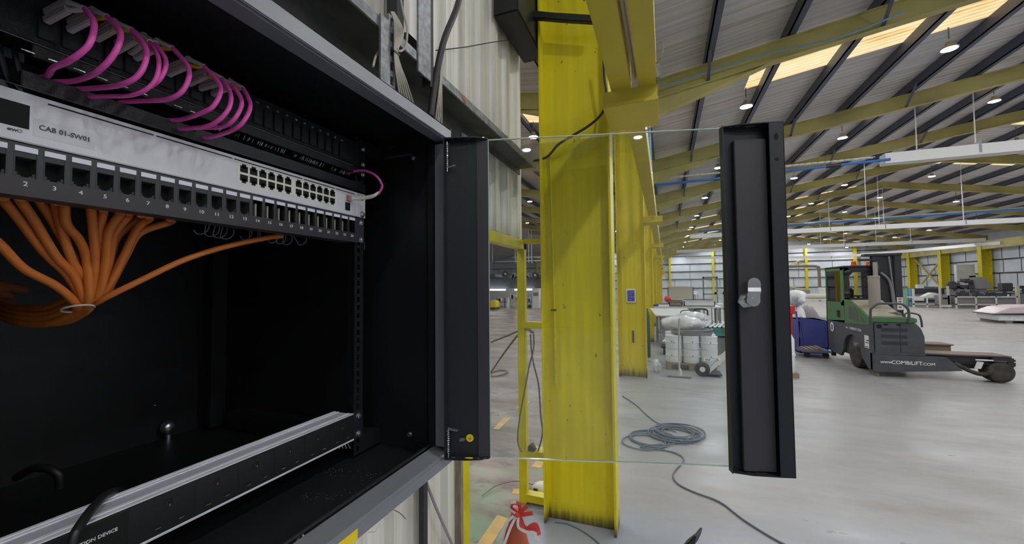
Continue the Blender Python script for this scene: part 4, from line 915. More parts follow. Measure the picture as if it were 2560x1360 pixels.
# free stile
FH = ZH-.003+.0; FL = ZL-.006
m = MB(); dbox(m, .478, .568, 0, .0015, FL, FH); dbox(m, .4765, .478, 0, .014, FL, FH)
m.build('free_stile', BLACKD, dr)
m = MB(); m.prism([D(.495, .0015, FL+.004), D(.495, .012, FL+.004), D(.545, .012, FL+.004), D(.545, .0015, FL+.004)], (0, 0, .540)); m.build('stiffener', PANELM, dr, bevel=.001)
m = MB(); dbox(m, .5665, .568, .0, .022, FL, FH); dbox(m, .545, .568, .020, .0215, FL, FH); o = m.build('outer_return', BLACKD, dr, bevel=.0006)
for zz, w_ in ((ZH-.028, .006), (ZH-.065, .0028)):
    q = MB(); q.prism([D(.556+.0035*math.cos(t_), .0214, zz+w_*math.sin(t_)) for t_ in [2*PI*i/14 for i in range(14)]], tuple(N*.0004)); q.build('return_hole', VOID, o)
for z in (FL, FH-.0015):
    m = MB(); lip(m, 0, 0, z, .0015, [(.4765, 0), (.568, 0), (.568, .0215), (.545, .0215), (.505, .019), (.482, .012), (.4765, .008)]); o = m.build('stile_lip', BLACKD, dr)
    for s_, w_ in ((.492, .003), (.503, .005), (.522, .010), (.552, .004), (.562, .003)):
        q = MB(); q.prism([D(s_+w_*math.cos(t_), .009+.0025*math.sin(t_), z-.0002) for t_ in [2*PI*i/14 for i in range(14)]], (0, 0, .0019)); q.build('lip_slot', SCREW, o)
m = MB(); dbox(m, .079, .478, -.0035, .0, ZL+.0, ZH-.0018); o = m.build('glass_pane', GLASS, dr)
m = MB(); dbox(m, .080, .4775, -.0037, .0002, ZH-.0020, ZH-.0008); dbox(m, .080, .4775, -.0037, .0002, ZL-.001, ZL+.0002); dbox(m, .0795, .0808, -.0036, .0002, ZL, ZH-.001); m.build('glass_edge', GEDGE, o)
# hinge springs and pins
def spring(s0, z0, z1):
    n_ = int((z1-z0)/.0036); P = [D(s0+.0028*math.cos(2*PI*i/8), .012+.0028*math.sin(2*PI*i/8), z0+(z1-z0)*i/(n_*8)) for i in range(n_*8+1)]
    o = MB().tube(P, .00065, 5, 1).build('hinge_spring', SCREW, dr, smooth=True); MB().cyl(D(s0, .012, z0-.008), D(s0, .012, z1+.004), .0012, 8).build('hinge_pin', SCREW, o)
spring(.008, ZH-.052, ZH-.010); spring(.008, ZL+.010, ZL+.050)
m = MB(); q = D(.010, .010, ZH-.052); m.cyl(q, D(.022, .016, ZH-.0505), .0016, 8); m.lathe([(0, 0), (.0026, 0), (.0026, .002), (0, .0025)], D(.0205, .014, ZH-.0505), 12, 'x'); m.build('hinge_lever', SCREW, dr, smooth=True)
m = MB(); m.cyl(D(.008, .012, ZL+.052), D(.026, .015, ZL+.050), .0022, 10); m.build('hinge_lever', SCREW, dr, smooth=True)
m = MB(); m.cyl(D(.033, .0015, ZL+.030), D(.030, .012, ZL+.033), .003, 12); m.build('earth_stud', GALV, dr, smooth=True)
m = MB(); c_ = D(.044, .0017, ZL+.033); m.prism([c_+U*.0066*math.cos(t_)+V((0, 0, .0066*math.sin(t_))) for t_ in [2*PI*i/28 for i in range(28)]], tuple(N*.0004)); st = m.build('earth_sticker', PUREY, dr, label='round yellow earth symbol sticker')
m = MB(); c2_ = c_+N*.0005
for (a0, b0, a1, b1) in ((0, .0042, 0, 0), (-.0036, 0, .0036, 0), (-.0022, -.0015, .0022, -.0015), (-.001, -.003, .001, -.003)):
    p_, q_ = c2_+U*a0+V((0, 0, b0)), c2_+U*a1+V((0, 0, b1)); m.beam(p_, q_, .0005, .0002, up=N)
m.build('earth_symbol', VOID, st)
# cam lock
lk = D(.5070, .012, 1.625)
m = MB(); m.prism([lk+U*(-.003)+U*.0125*math.cos(t_)+V((0, 0, .0125*math.sin(t_)-.001)) for t_ in [2*PI*i/6+.2 for i in range(6)]], tuple(N*.005)); lo = m.build('cam_lock', CHROME, dr, bevel=.0008, label='chrome cam lock')
m = MB(); m.cyl(lk+U*-.001+N*.004, lk+N*.018, .0085, 24); m.build('lock_barrel', CHROME, lo, smooth=True)
ca = lk+N*.018
m = MB(); Pp = []
for t_ in [PI+PI*i/10 for i in range(11)]: Pp.append(ca+U*(.002+.0098*math.cos(t_))+V((0, 0, .0098*math.sin(t_))))
Pp += [ca+U*.0118+V((0, 0, .008)), ca+U*.0135+V((0, 0, .014)), ca+U*-.0062+V((0, 0, .014)), ca+U*-.0078+V((0, 0, .008))]
m.prism(Pp, tuple(N*.0022)); Pq = [ca+U*-.0062+V((0, 0, .014)), ca+U*.0135+V((0, 0, .014)), ca+U*.0160+V((0, 0, .020))-N*.006, ca+U*-.0035+V((0, 0, .020))-N*.006]
m.prism(Pq, tuple(N*.0022)); Pr = [ca+U*(.0063+.0098*math.cos(t_))+V((0, 0, .026+.0098*math.sin(t_)))-N*.006 for t_ in [PI*i/10 for i in range(11)]]+[ca+U*-.0035+V((0, 0, .020))-N*.006, ca+U*.0160+V((0, 0, .020))-N*.006]
m.prism(Pr, tuple(N*.0022)); m.build('cam_arm', CHROME, lo, bevel=.0004)
m = MB(); q = ca+U*.002+N*.0022
m.prism([q+U*.0052*math.cos(t_)+V((0, 0, .0052*math.sin(t_))) for t_ in [2*PI*i/8 for i in range(8)]], tuple(N*.002)); m.beam(q+N*.0022-U*.004, q+N*.0022+U*.004, .001, .0006, up=N); m.beam(q+N*.0022-V((0, 0, .004)), q+N*.0022+V((0, 0, .004)), .001, .0006, up=N); m.build('cam_screw', CHROME, lo, bevel=.0004)

# ================================================================ FORKLIFT
FY, FX = 9.0, 3.42
fk = empty('side_loader_forklift', (3.9, 9.8, 0), 'dark grey and green four-way forklift with a low rusty platform, parked on the right', 'forklift')
def FP(px, py, y=FY): return at(px, py, y=y)
def LP(px, py, x=FX): return at(px, py, x=x)
# main rear body: side wall at x=FX from y 9.0 to 11.1
ZT = .84
m = MB(); yb = 11.1
arch = [(9.84+.40*math.cos(t_), .30+.34*math.sin(t_)) for t_ in [PI*i/10 for i in range(11)]]
prof = [(9.0, .10), (9.18, .10)]+[(y_, z_) for y_, z_ in reversed(arch)]+[(10.40, .14), (yb, .17), (yb, ZT), (9.0, .98)]
m.prism([(FX, y_, z_) for y_, z_ in prof], (.05, 0, 0)); m.build('side_skirt', FORKG, fk, bevel=.006)
MB().box(FX+.05, 4.15, 9.05, yb-.04, .22, .80).build('inner_body', FORKD, fk)
MB().box(FX, 4.9, yb-.05, yb, .17, ZT).build('rear_skirt', FORKG, fk)
# engine box with louvres
m = MB(); m.prism([(FX+.02, FY, .40), (4.15, FY, .40), (4.155, FY, .72), (4.11, FY, .86), (4.04, FY, .955), (FX+.02, FY, .955)], (0, .85, 0)); eb = m.build('engine_box', FORKG, fk, bevel=.012)
m = MB()
for k in range(3):
    for j in range(4): m.box(3.56, 3.92, FY-.004, FY+.001, .845-k*.115-j*.016, .853-k*.115-j*.016)
m.build('louvres', FORKD, eb)
m = MB(); m.cyl((3.535, FY-.006, .885), (3.535, FY+.002, .885), .038, 18); m.build('round_vent', VOID, eb)
m = MB(); m.box(3.60, 3.66, FY-.006, FY, .905, .93); m.box(3.78, 3.84, FY-.006, FY, .905, .93); m.build('hand_slots', VOID, eb)
MB().box(3.80+.02, 3.825, FY-.003, FY, .41, .94).build('panel_joint', VOID, eb)
MB().box(FX, 4.06, FY-.01, FY+.85, .955, 1.035).build('engine_lid', GREEN, fk, bevel=.012)
MB().box(FX+.02, 4.04, FY+.05, FY+.84, 1.034, 1.045).build('lid_top', TAN, fk, bevel=.003)
m = MB()
for k in range(4): m.box(3.50, 3.98, FY+.10+k*.07, FY+.13+k*.07, 1.044, 1.052)
m.build('lid_slots', FORKD, fk)
# lower side panel with lettering
m = MB(); m.prism([(FX, FY-.02, .07), (4.62, FY-.02, .17), (4.42, FY-.02, .385), (FX, FY-.02, .41)], (0, .10, 0)); lpn = m.build('lower_panel', FORKG, fk, bevel=.006)
m = MB(); m.box(FX+.02, 4.14, FY-.03, FY+.02, .395, .43); m.build('sill_rail', FORKG, fk, bevel=.006)
m = MB(); text(m, 'www.', .075, (3.61, FY-.023, .265), (1, 0, 0), (0, 0, 1), 1.0); text(m, 'COMBiLiFT', .088, (3.885, FY-.023, .262), (1, 0, 0), (0, 0, 1), .98, thick=.001); text(m, '.COM', .066, (4.175, FY-.023, .255), (1, 0, 0), (0, 0, 1), 1.05); m.build('lettering', WHITE, lpn)
m = MB(); text(m, 'www.', .055, (FX-.004, 10.02, .765), (0, -1, 0), (0, 0, 1), 1.0); text(m, 'COMBiLiFT.COM', .07, (FX-.004, 9.65, .765), (0, -1, 0), (0, 0, 1), 1.0); m.build('side_lettering', WHITE, fk)
m = MB(); cb_ = V((FX-.002, 10.80, .70)); m.cyl(cb_, cb_-V((.003, 0, 0)), .10, 24); bdg = m.build('round_badge', LABELW, fk)
m = MB(); m.blob(cb_-V((.004, 0, 0)), .002, .07, .07, 5, .3); m.build('badge_figure', MACHG, bdg)
m = MB(); m.box(FX-.004, FX-.001, 9.10, 9.27, .47, .70); o = m.build('white_plate', WHITEP, fk, bevel=.001); m = MB(); m.box(FX-.006, FX-.003, 9.10, 9.19, .60, .62); m.box(FX-.006, FX-.003, 9.12, 9.24, .56, .575); m.box(FX-.006, FX-.003, 9.12, 9.25, .485, .50); m.build('plate_marks', FORKD, o)
# platform arms
for nm_, y0_, x0_ in (('near_arm', 9.02, 4.15), ('far_arm', 10.42, 4.15)):
    m = MB(); m.box(x0_-.2, 5.24, y0_, y0_+.40, .415, .44); m.build(nm_+'_deck', RUST, fk, bevel=.004)
    m = MB(); m.box(x0_-.2, 5.22, y0_+.05, y0_+.35, .30, .415); m.box(x0_-.2, 5.24, y0_, y0_+.40, .285, .30); m.build(nm_+'_beam', FORKD if nm_ == 'near_arm' else BROWNR, fk, bevel=.004)
MB().box(4.0, 5.05, 9.08, 9.34, .20, .30).build('axle_beam', FORKD, fk, bevel=.02)
m = MB(); m.tube([(4.52, 9.03, .30), (4.68, 8.99, .19), (4.83, 8.98, .135), (4.95, 9.0, .17), (5.02, 9.03, .28)], .033, 12, 6); m.build('hydraulic_hose', RUBBER, fk, smooth=True)
MB().box(4.78, 5.16, 8.985, 9.0, .355, .375).build('white_strip', WHITEP, fk, label='white reflective strip')
m = MB(); m.prism([(4.76, 8.985, .22), (4.84, 8.985, .22), (4.88, 8.985, .33), (4.80, 8.985, .34)], (0, .012, 0)); m.build('white_bracket', WHITEP, fk)
def wheel(name, c, r, wd, ax):
    m = MB(); pr = [(r*.45, -wd/2), (r*.8, -wd/2), (r*.96, -wd*.42), (r, -wd*.28), (r, wd*.28), (r*.96, wd*.42), (r*.8, wd/2), (r*.45, wd/2)]
    m.lathe(pr, c, 28, ax); t_ = m.build(name, RUBBER, fk, smooth=True)
    m = MB(); m.lathe([(0, -wd*.40), (r*.2, -wd*.44), (r*.22, -wd*.36), (r*.48, -wd*.34), (r*.5, wd*.3), (0, wd*.3)], c, 24, ax); m.build('hub', FORKD, t_, smooth=True)
wheel('rear_wheel', (FX+.16, 9.86, .285), .285, .24, 'x')
wheel('rear_wheel', (4.75, 10.9, .285), .285, .24, 'x')
wheel('front_wheel', (5.10, 9.12, .175), .175, .26, 'y')
wheel('front_wheel', (5.10, 10.62, .175), .175, .26, 'y')
m = MB(); m.box(4.98, 5.27, 8.98, 9.34, .34, .41); m.build('wheel_fork', FORKD, fk, bevel=.02)
m = MB(); m.box(5.16, 5.28, 9.0, 9.2, .26, .36); m.build('front_bumper', RUBBER, fk, bevel=.02)
m = MB(); m.box(3.44, 3.52, 9.02, 9.12, .0, .12); m.build('stand_block', BROWNR, fk, bevel=.004)
m = MB(); m.box(FX-.03, FX+.03, 9.52, 9.64, .46, .51); m.build('arch_bracket', MACHG, fk)
m = MB(); m.cyl((FX+.04, 10.9, .17), (FX+.04, 10.9, .06), .045, 12); m.build('tow_pin', FORKD, fk)
# cab
cx0, cx1, cy0, cy1, cz0, cz1 = FX, 4.12, 10.12, yb, .84, 1.98
m = MB(); p_ = .045
m.box(cx0, cx0+p_, cy0, cy0+.16, cz0+.35, cz1); m.box(cx0, cx0+p_, cy1-.05, cy1, cz0, cz1); m.box(cx1-p_, cx1, cy0, cy0+p_, cz0, cz1); m.box(cx1-p_, cx1, cy1-p_, cy1, cz0, cz1); m.box(cx0, cx1, cy0, cy0+p_, cz1-.05, cz1); m.box(cx0, cx1, cy1-p_, cy1, cz1-.05, cz1); m.box(cx1-p_, cx1, cy0, cy1, cz1-.05, cz1)
m.box(cx0, cx0+p_, cy0, cy1, cz1-.06, cz1)
m.prism([(cx0, cy0, cz0), (cx0, cy1, cz0), (cx0, cy1, cz0+.42), (cx0, cy0+.16, cz0+.42), (cx0, cy0, cz0+.5)], (p_, 0, 0)); m.build('cab_frame', GREEN, fk, bevel=.008)
MB().box(cx0-.01, cx1+.02, cy0-.04, cy1+.01, cz1, cz1+.035).build('cab_roof', FORKD, fk, bevel=.01)
fr_ = MB(); yf_ = cy0-.01
pane = [(cx0+.10, .0, 1.36), (cx0+.10, .0, 1.80), (cx0+.16, .0, 1.88), (cx0+.34, .0, 1.88), (cx0+.40, .0, 1.80), (cx0+.50, .0, 1.36)]
fr_.box(cx0+.02, cx0+.10, yf_, yf_+.03, 1.30, cz1); fr_.box(cx0+.02, cx1, yf_, yf_+.03, 1.88, cz1); fr_.box(cx0+.02, cx1-.15, yf_, yf_+.03, 1.28, 1.36)
fr_.prism([(cx0+.50, yf_, 1.30), (cx0+.60, yf_, 1.30), (cx0+.48, yf_, 1.90), (cx0+.38, yf_, 1.90)], (0, .03, 0)); fr_.prism([(cx0+.10, yf_, 1.80), (cx0+.10, yf_, 1.90), (cx0+.18, yf_, 1.90)], (0, .03, 0))
fr_.build('front_frame', FORKD, fk, bevel=.005)
m = MB(); m.prism([(x_, yf_+.012, z_) for x_, _, z_ in pane], (0, .004, 0)); m.build('windscreen', CABGLASS, fk)
m = MB(); m.prism([(cx0+.60, yf_-.02, 1.32), (cx0+.74, yf_+.1, 1.32), (cx0+.66, yf_+.1, 1.90), (cx0+.50, yf_-.02, 1.90)], (0, .004, 0)); m.build('corner_pane', CABGLASS, fk)
m = MB(); m.box(cx0+.015, cx0+.02, cy0+.16, cy1-.05, cz0+.42, cz1-.06); m.build('side_window', CABGLASS, fk)
MB().box(cx1-.03, cx1-.025, cy0+.05, cy1-.05, cz0+.42, cz1-.06).build('far_window', CABGLASS, fk)
m = MB(); m.box(cx0-.004, cx0+.002, cy0+.22, cy0+.38, cz0+.10, cz0+.25); m.build('step_opening', VOID, fk)
m = MB(); m.box(cx0+.08, cx0+.40, cy0+.62, cy0+.74, 1.05, 1.55); m.box(cx0+.08, cx0+.40, cy0+.35, cy0+.74, .98, 1.08); m.box(cx0+.14, cx0+.34, cy0+.64, cy0+.71, 1.58, 1.74); m.build('seat', FORKD, fk, bevel=.03)
m = MB(); m.tube([(cx0+.30, cy0+.18, .95), (cx0+.30, cy0+.16, 1.38)], .02, 8, 1); m.lathe([(.11, 0), (.125, .012), (.11, .024), (.098, .012), (.11, 0)], (cx0+.30, cy0+.16, 1.38), 20); m.build('steering_wheel', FORKD, fk, smooth=True)
for x_, y_ in ((cx0+.22, cy0+.1), (cx0+.62, cy0+.5)):
    m = MB(); m.lathe([(0, 0), (.055, 0), (.055, .02), (.042, .025), (.042, .085), (.03, .095), (0, .098)], (x_, y_, cz1+.035), 16); m.build('beacon', REDL, fk, smooth=True, label='orange beacon on the cab roof')
for (x_, z_) in ((cx0+.06, 1.88), (cx0+.04, 1.45)):
    m = MB(); m.blob((x_, yf_-.06, z_), .055, .04, .045, 2, .1); m.build('work_lamp', FORKD, fk, smooth=True)
# sloping hood beside the cab
hd = [(cy0-.02, 1.33), (9.86, 1.33), (9.02, 1.02), (9.02, .90), (cy0-.02, .84)]
m = MB(); m.prism([(FX-.005, y_, z_) for y_, z_ in hd], (.03, 0, 0)); hs = m.build('hood_side', GREEN, fk, bevel=.006)
m = MB(); m.prism([(FX+.026, y_, z_-.01) for y_, z_ in hd], (.50, 0, 0)); m.build('hood_top', TAN, fk, bevel=.01)
m = MB(); m.prism([(FX-.009, 9.88, 1.20), (FX-.009, 9.88, .96), (FX-.009, 9.48, .93), (FX-.009, 9.50, 1.09), (FX-.009, 9.62, 1.19)], (.004, 0, 0)); m.prism([(FX-.009, 9.38, 1.05), (FX-.009, 9.38, .94), (FX-.009, 9.16, .93)], (.004, 0, 0)); m.build('mesh_grilles', mat('dark mesh', (.10, .11, .10), .7), hs)
# exhaust, guard rail, mast
ex = (3.70, 9.55)
m = MB(); m.lathe([(.0, 1.04), (.085, 1.04), (.088, 1.06), (.088, 1.76), (.094, 1.76), (.094, 1.79), (0, 1.80)], (*ex, 0), 24); xh = m.build('exhaust_guard', EXH, fk, smooth=True)
MB().cyl((ex[0]+.03, ex[1], 1.78), (ex[0]+.03, ex[1], 2.05), .035, 14).build('exhaust_pipe', EXH, xh, smooth=True)
m = MB(); a0, a1 = FP(2175, 835, 8.98), FP(2272, 835, 8.98)
m.tube([FP(2176, 850, 8.98), FP(2176, 780, 8.98), FP(2180, 770, 8.98), FP(2194, 760, 8.98), FP(2210, 759, 8.98), FP(2240, 759, 8.98), FP(2256, 761, 8.98), FP(2268, 770, 8.98), FP(2272, 782, 8.98), FP(2272, 808, 8.98)], .020, 10, 3); m.build('guard_rail', FORKG, fk, smooth=True)
m = MB(); m.tube([(4.02, 9.3, 1.04), (4.04, 9.3, 1.10), (4.12, 9.3, 1.11), (4.22, 9.3, 1.08), (4.25, 9.3, 1.0), (4.26, 9.3, .86)], .015, 8, 4); m.build('small_hoop', FORKG, fk, smooth=True)
m = MB(); m.blob((4.1, 9.4, .985), .07, .06, .05, 8, .2); m.build('fuel_cap', FORKD, fk, smooth=True)
m = MB(); m.box(3.86, 3.94, 9.18, 9.30, 1.06, 1.13); m.build('work_lamp', MACHG, fk, bevel=.02)
m = MB(); m.tube([(3.55, 9.5, 1.05), (3.75, 9.35, 1.09), (3.88, 9.25, 1.10)], .02, 8, 5); m.build('lamp_arm', FORKD, fk, smooth=True)
ms = MB(); my = 10.0
ms.box(3.86, 3.98, my, my+.1, .5, 2.20); ms.box(4.20, 4.32, my, my+.12, .2, 2.24); ms.build('mast_channels', FORKD, fk, bevel=.01)
MB().box(3.86, 4.24, my+.03, my+.06, .9, 2.19).build('mast_inner', FORKG if False else FORKD, fk)
m = MB(); m.box(3.74, 4.33, my-.02, my+.16, 2.19, 2.24); m.box(3.66, 3.98, my-.02, my+.1, 2.10, 2.14); m.build('mast_crosshead', FORKD, fk, bevel=.008)
m = MB(); m.blob((3.90, my-.05, 1.93), .05, .05, .09, 3, .15); m.build('mast_pulley', FORKD, fk, smooth=True)
m = MB(); m.tube([(3.98, my-.02, 1.86), (4.10, my-.02, 1.72), (4.14, my-.02, 1.5), (4.17, my-.02, 1.1)], .02, 8, 6); m.tube([(4.12, my-.02, 2.18), (4.16, my-.02, 1.6), (4.20, my-.02, 1.05)], .012, 8, 6); m.build('mast_hoses', MACHG, fk, smooth=True)
m = MB(); m.box(4.22, 4.31, my-.006, my, 1.13, 1.37); wl = m.build('warning_decal', LABELW, fk)
m = MB()
for k, cc in enumerate((1.34, 1.29, 1.235, 1.18)): m.box(4.24, 4.29, my-.008, my-.006, cc-.014, cc+.014)
m.build('decal_marks', mat('faded decal print', (.35, .10, .08), .6), wl)

# ================================================================ MIDDLE DISTANCE CLUTTER
# wrapped drum stack on a pallet
dk = [(.09, 8.75), (.43, 8.68), (.74, 8.68)]
pal = empty('timber_pallet', (.42, 9.0, 0), 'timber pallet under the film-wrapped white drums', 'pallet')
for k in range(5): MB().box(-.02+.0, .92, 8.52+k*.2, 8.62+k*.2, .10, .12).build('deck_board', PALLET, pal)
for x_ in (.03, .44, .83):
    for y_ in (8.55, 9.33): MB().box(x_-.05, x_+.05, y_-.05, y_+.05, 0.0, .10).build('block', PALLET, pal, bevel=.004)
def drum(x, y, z, r, h, lab, grp):
    e = empty('plastic_drum', (x, y, z), lab, 'drum', grp)
    MB().lathe([(0, 0), (r*.92, 0), (r*.97, .02), (r*.97, h*.46), (r*1.01, h*.48), (r*1.01, h*.54), (r*.97, h*.56), (r*.97, h*.93), (r*.9, h*.97), (0, h*.97)], (x, y, z), 28).build('body', DRUMW, e, smooth=True)
    MB().lathe([(r*.93, h*.93), (r*1.0, h*.94), (r*1.0, h), (r*.9, h)], (x, y, z), 28).build('rim', DRUMW, e, smooth=True); return e
r_ = .155; k_ = 0
for row, y_ in enumerate((8.70, 9.02, 9.34)):
    for i_, x_ in enumerate((.13, .45, .77)):
        for t_ in (0, 1):
            if row and t_ == 0: continue
            o = drum(x_, y_, .125+t_*.265, r_, .262, 'white drum of the wrapped stack, %s tier, %s row, %s from the left' % (('lower', 'upper')[t_], ('front', 'middle', 'rear')[row], ORD[i_]), 'white drums of the wrapped stack')
            if row == 0:
                m = MB(); m.cyl((x_+(.02 if i_ else -.04), y_-r_-.002, .27+t_*.27), (x_+(.02 if i_ else -.04), y_-r_+.004, .27+t_*.27), .012, 4); m.build('diamond_mark', VOID, o)
                if i_ == 0 and t_ == 1: m = MB(); text(m, 'L', .06, (x_+.0, y_-r_-.003, .53), (1, 0, 0), (0, 0, 1)); m.build('letter_mark', VOID, o)
                if i_ == 2 and t_ == 0: m = MB(); m.box(x_-.11, x_+.03, y_-r_-.004, y_-r_+.01, .19, .25); q_ = m.build('paper_label', LABELW, o); m = MB(); text(m, '016', .055, (x_-.04, y_-r_-.006, .22), (1, 0, 0), (0, 0, 1)); m.build('number_print', VOID, q_)
m = MB(); m.blob((.34, 9.05, .86), .42, .36, .17, 6, .11, 30); m.build('film_bundle', FILM, smooth=True, label='crumpled film-wrapped white bundle on top of the drums, below the table', cat='wrapped bundle')
m = MB(); m.blob((.52, 9.15, .98), .28, .2, .12, 9, .2, 26); m.build('film_sheet', FILM, smooth=True, label='loose clear plastic film heaped over the white bundle', cat='plastic film')
# hose coil on top
e = empty('hose_coil', (.48, 8.72, .66), 'grey ribbed vacuum hose coiled on the white drums', 'hose')
P = []
for k in range(40):
    t_ = 2*PI*k/13; P.append(V((.48+(.34+.03*math.sin(k*.7))*math.cos(t_), 8.80+.17*math.sin(t_), .675+.0022*k+.015*math.sin(t_+.6))))
MB().tube(P, .024, 10, 6, rf=lambda t_, i: 1+.10*(i % 2)).build('coils', HOSEG, e, smooth=True)
e = empty('vacuum_wand', (.22, 8.42, 0), 'chrome vacuum wand with floor head standing before the drums', 'vacuum wand')
MB().tube([at(1698, 797, y=8.0), at(1697, 860, y=7.98), at(1699, 926, y=7.95)], .016, 12, 4).build('tube', CHROME, e, smooth=True)
MB().tube([at(1699, 922, y=7.95), at(1702, 934, y=7.94), at(1700, 941, y=7.93)], .024, 10, 4).build('joint', MACHW, e, smooth=True)
q = at(1700, 942, z=.012); MB().box(q.x-.21, q.x+.19, q.y-.04, q.y+.04, .002, .028).build('floor_head', HOSEG, e, bevel=.006)
e = empty('sack_truck', (.6, 8.3, 0), 'tipped grey sack truck with a rubber wheel before the drums', 'sack truck')
q = at(1756, 933, y=8.05); m = MB(); m.lathe([(.05, -.035), (.108, -.03), (.128, -.012), (.128, .012), (.108, .03), (.05, .035)], (q.x, q.y, .128), 24, 'y'); t_ = m.build('wheel', RUBBER, e, smooth=True)
m = MB(); m.lathe([(0, -.036), (.025, -.04), (.08, -.028), (.085, .02), (0, .03)], (q.x, q.y, .128), 20, 'y'); m.build('wheel_hub', MACHW, t_, smooth=True)
m = MB(); m.beam((q.x+.08, q.y+.02, .06), (q.x+.55, q.y+.05, .52), .05, .03, up=(0, 1, 0)); m.beam((q.x+.08, q.y+.3, .06), (q.x+.55, q.y+.33, .52), .05, .03, up=(0, 1, 0)); m.beam((q.x+.3, q.y+.02, .28), (q.x+.3, q.y+.33, .28), .03, .03); m.build('frame', MACHW, e)
m = MB(); m.box(q.x+.05, q.x+.32, q.y-.02, q.y+.33, .03, .05); m.build('toe_plate', FORKD, e)
# objects behind the drums and beside column 2
def table(x0, x1, y0, y1, h, lab, mt=MACHG, under=True, top=MACHW):
    e = empty('work_table', ((x0+x1)/2, (y0+y1)/2, 0), lab, 'table')
    MB().box(x0, x1, y0, y1, h-.04, h).build('table_top', top, e, bevel=.004)
    for x_ in (x0+.05, x1-.05):
        for y_ in (y0+.05, y1-.05): MB().box(x_-.025, x_+.025, y_-.025, y_+.025, 0, h-.04).build('leg', mt, e)
    if under: MB().box(x0+.08, x1-.08, y0+.08, y1-.08, .25, .28).build('shelf', mt, e)
    return e
table(-.30, 1.45, 12.4, 13.6, 1.04, 'cluttered grey work table behind the film-wrapped drums')
table(1.6, 2.5, 16, 17.2, .95, 'pale work table behind the free stile of the door', MACHW)
def crate(x0, x1, y0, y1, z0, z1, mt, name, lab, cat, grp=None):
    e = empty(name, ((x0+x1)/2, (y0+y1)/2, z0), lab, cat, grp); t_ = .02
    m = MB(); m.box(x0, x1, y0, y0+t_, z0, z1); m.box(x0, x1, y1-t_, y1, z0, z1); m.box(x0, x0+t_, y0, y1, z0, z1); m.box(x1-t_, x1, y0, y1, z0, z1); m.box(x0, x1, y0, y1, z0, z0+t_); m.build('shell', mt, e)
    m = MB(); m.box(x0-.015, x1+.015, y0-.015, y0+t_, z1-.03, z1); m.box(x0-.015, x1+.015, y1-t_, y1+.015, z1-.03, z1); m.box(x0-.015, x0+t_, y0, y1, z1-.03, z1); m.box(x1-t_, x1+.015, y0, y1, z1-.03, z1); m.build('rim', mt, e); return e
crate(.10, .45, 12.5, 12.9, 1.04, 1.20, mat('brown carton', (.22, .17, .15), .7), 'storage_box', 'brown box on the grey work table behind the drums', 'box')
crate(.5, 1.3, 12.6, 13.2, 1.04, 1.22, MACHW, 'storage_box', 'pale wide box on the grey work table behind the drums', 'box')
crate(.72, 1.4, 10.6, 11.1, .42, .62, TEAL, 'parts_crate', 'teal crate right of the film-wrapped bundle', 'crate')
m = MB(); m.box(.8, 1.35, 10.65, 11.05, 0, .42); m.build('cabinet_block', MACHG, bevel=.01, label='grey block carrying the teal crate', cat='cabinet')
m = MB()
rd = random.Random(2)
for k in range(6): x_ = .78+k*.1; m.beam((x_, 10.75, .63), (x_+.15, 11.0, .70+rd.uniform(0, .06)), .05, .02)
m.build('scrap_strips', MACHW, label='white strips lying over the teal crate', cat='strips')
MB().box(-.34, -.20, 12.42, 12.9, 1.04, 1.10).build('blue_folder', NAVY, label='dark blue folder at the left end of the work table', cat='folder', bevel=.006)
m = MB(); m.prism([(-.25, 11.2, .84), (.8, 11.2, .84), (.55, 12.1, .98), (-.42, 12.1, .98)], (0, 0, .03)); m.build('sheet_panel', MACHW, bevel=.004, label='pale sheet lying on trestles just behind the wrapped bundle', cat='panel')
for x_ in (-.15, .6): MB().box(x_-.02, x_+.02, 11.5, 11.9, 0, .9).build('trestle_leg', MACHG, label='grey trestle under the pale sheet, %s one' % ('left' if x_ < 0 else 'right'), cat='trestle')
m = MB(); m.tube([at(1703, 792, y=11.2), at(1703, 778, y=11.2), at(1725, 776, y=11.2), at(1731, 786, y=11.2)], .012, 6, 4); m.tube([at(1731, 790, y=11), at(1737, 774, y=11), at(1765, 774, y=11), at(1769, 784, y=11), at(1768, 796, y=11)], .02, 8, 4); m.build('trolley_handle', FORKD, smooth=True, label='dark bent trolley handles above the wrapped bundle', cat='handle')
e = empty('control_cabinet', at(1722, 760, y=17), 'grey control cabinet with a paper label behind the work table', 'cabinet')
q0, q1 = at(1707, 722, y=17), at(1740, 770, y=17); MB().box(q0.x, q1.x, 17, 17.5, 0, q0.z).build('body', MACHG if False else mat('warm grey cabinet', (.36, .35, .32), .6), e, bevel=.01)
MB().box(q0.x+.32, q0.x+.52, 16.99, 17.0, q0.z-.22, q0.z-.08).build('paper_label', LABELW, e)
def stand(px0, px1, py0, y, d, mt, name, lab, cat):
    a_, b_2 = at(px0, py0, y=y), at(px1, py0, y=y); m = MB(); t_ = .06
    e = empty(name, ((a_.x+b_2.x)/2, y, 0), lab, cat)
    for x_ in (a_.x, b_2.x-t_): MB().box(x_, x_+t_, y, y+t_, 0, a_.z).build('upright', mt, e)
    MB().box(a_.x, b_2.x, y, y+t_, a_.z-.08, a_.z).build('top_rail', mt, e); MB().box(a_.x, b_2.x, y, y+t_, a_.z*.6, a_.z*.6+.05).build('mid_rail', mt, e)
    return e
stand(1756, 1794, 692, 20, .5, MACHG, 'lift_mast', 'grey stacker mast standing behind the glass near the free stile', 'mast')
stand(1787, 1812, 730, 14.5, .5, MACHW, 'steel_frame', 'white steel frame right behind the glass, left of the free stile', 'frame')
m = MB(); m.blob(at(1669, 748, y=15), .11, .11, .11, 3, .1); m.build('red_bundle', REDP, smooth=True, label='round red bundle on the far machine behind the work table', cat='bundle')
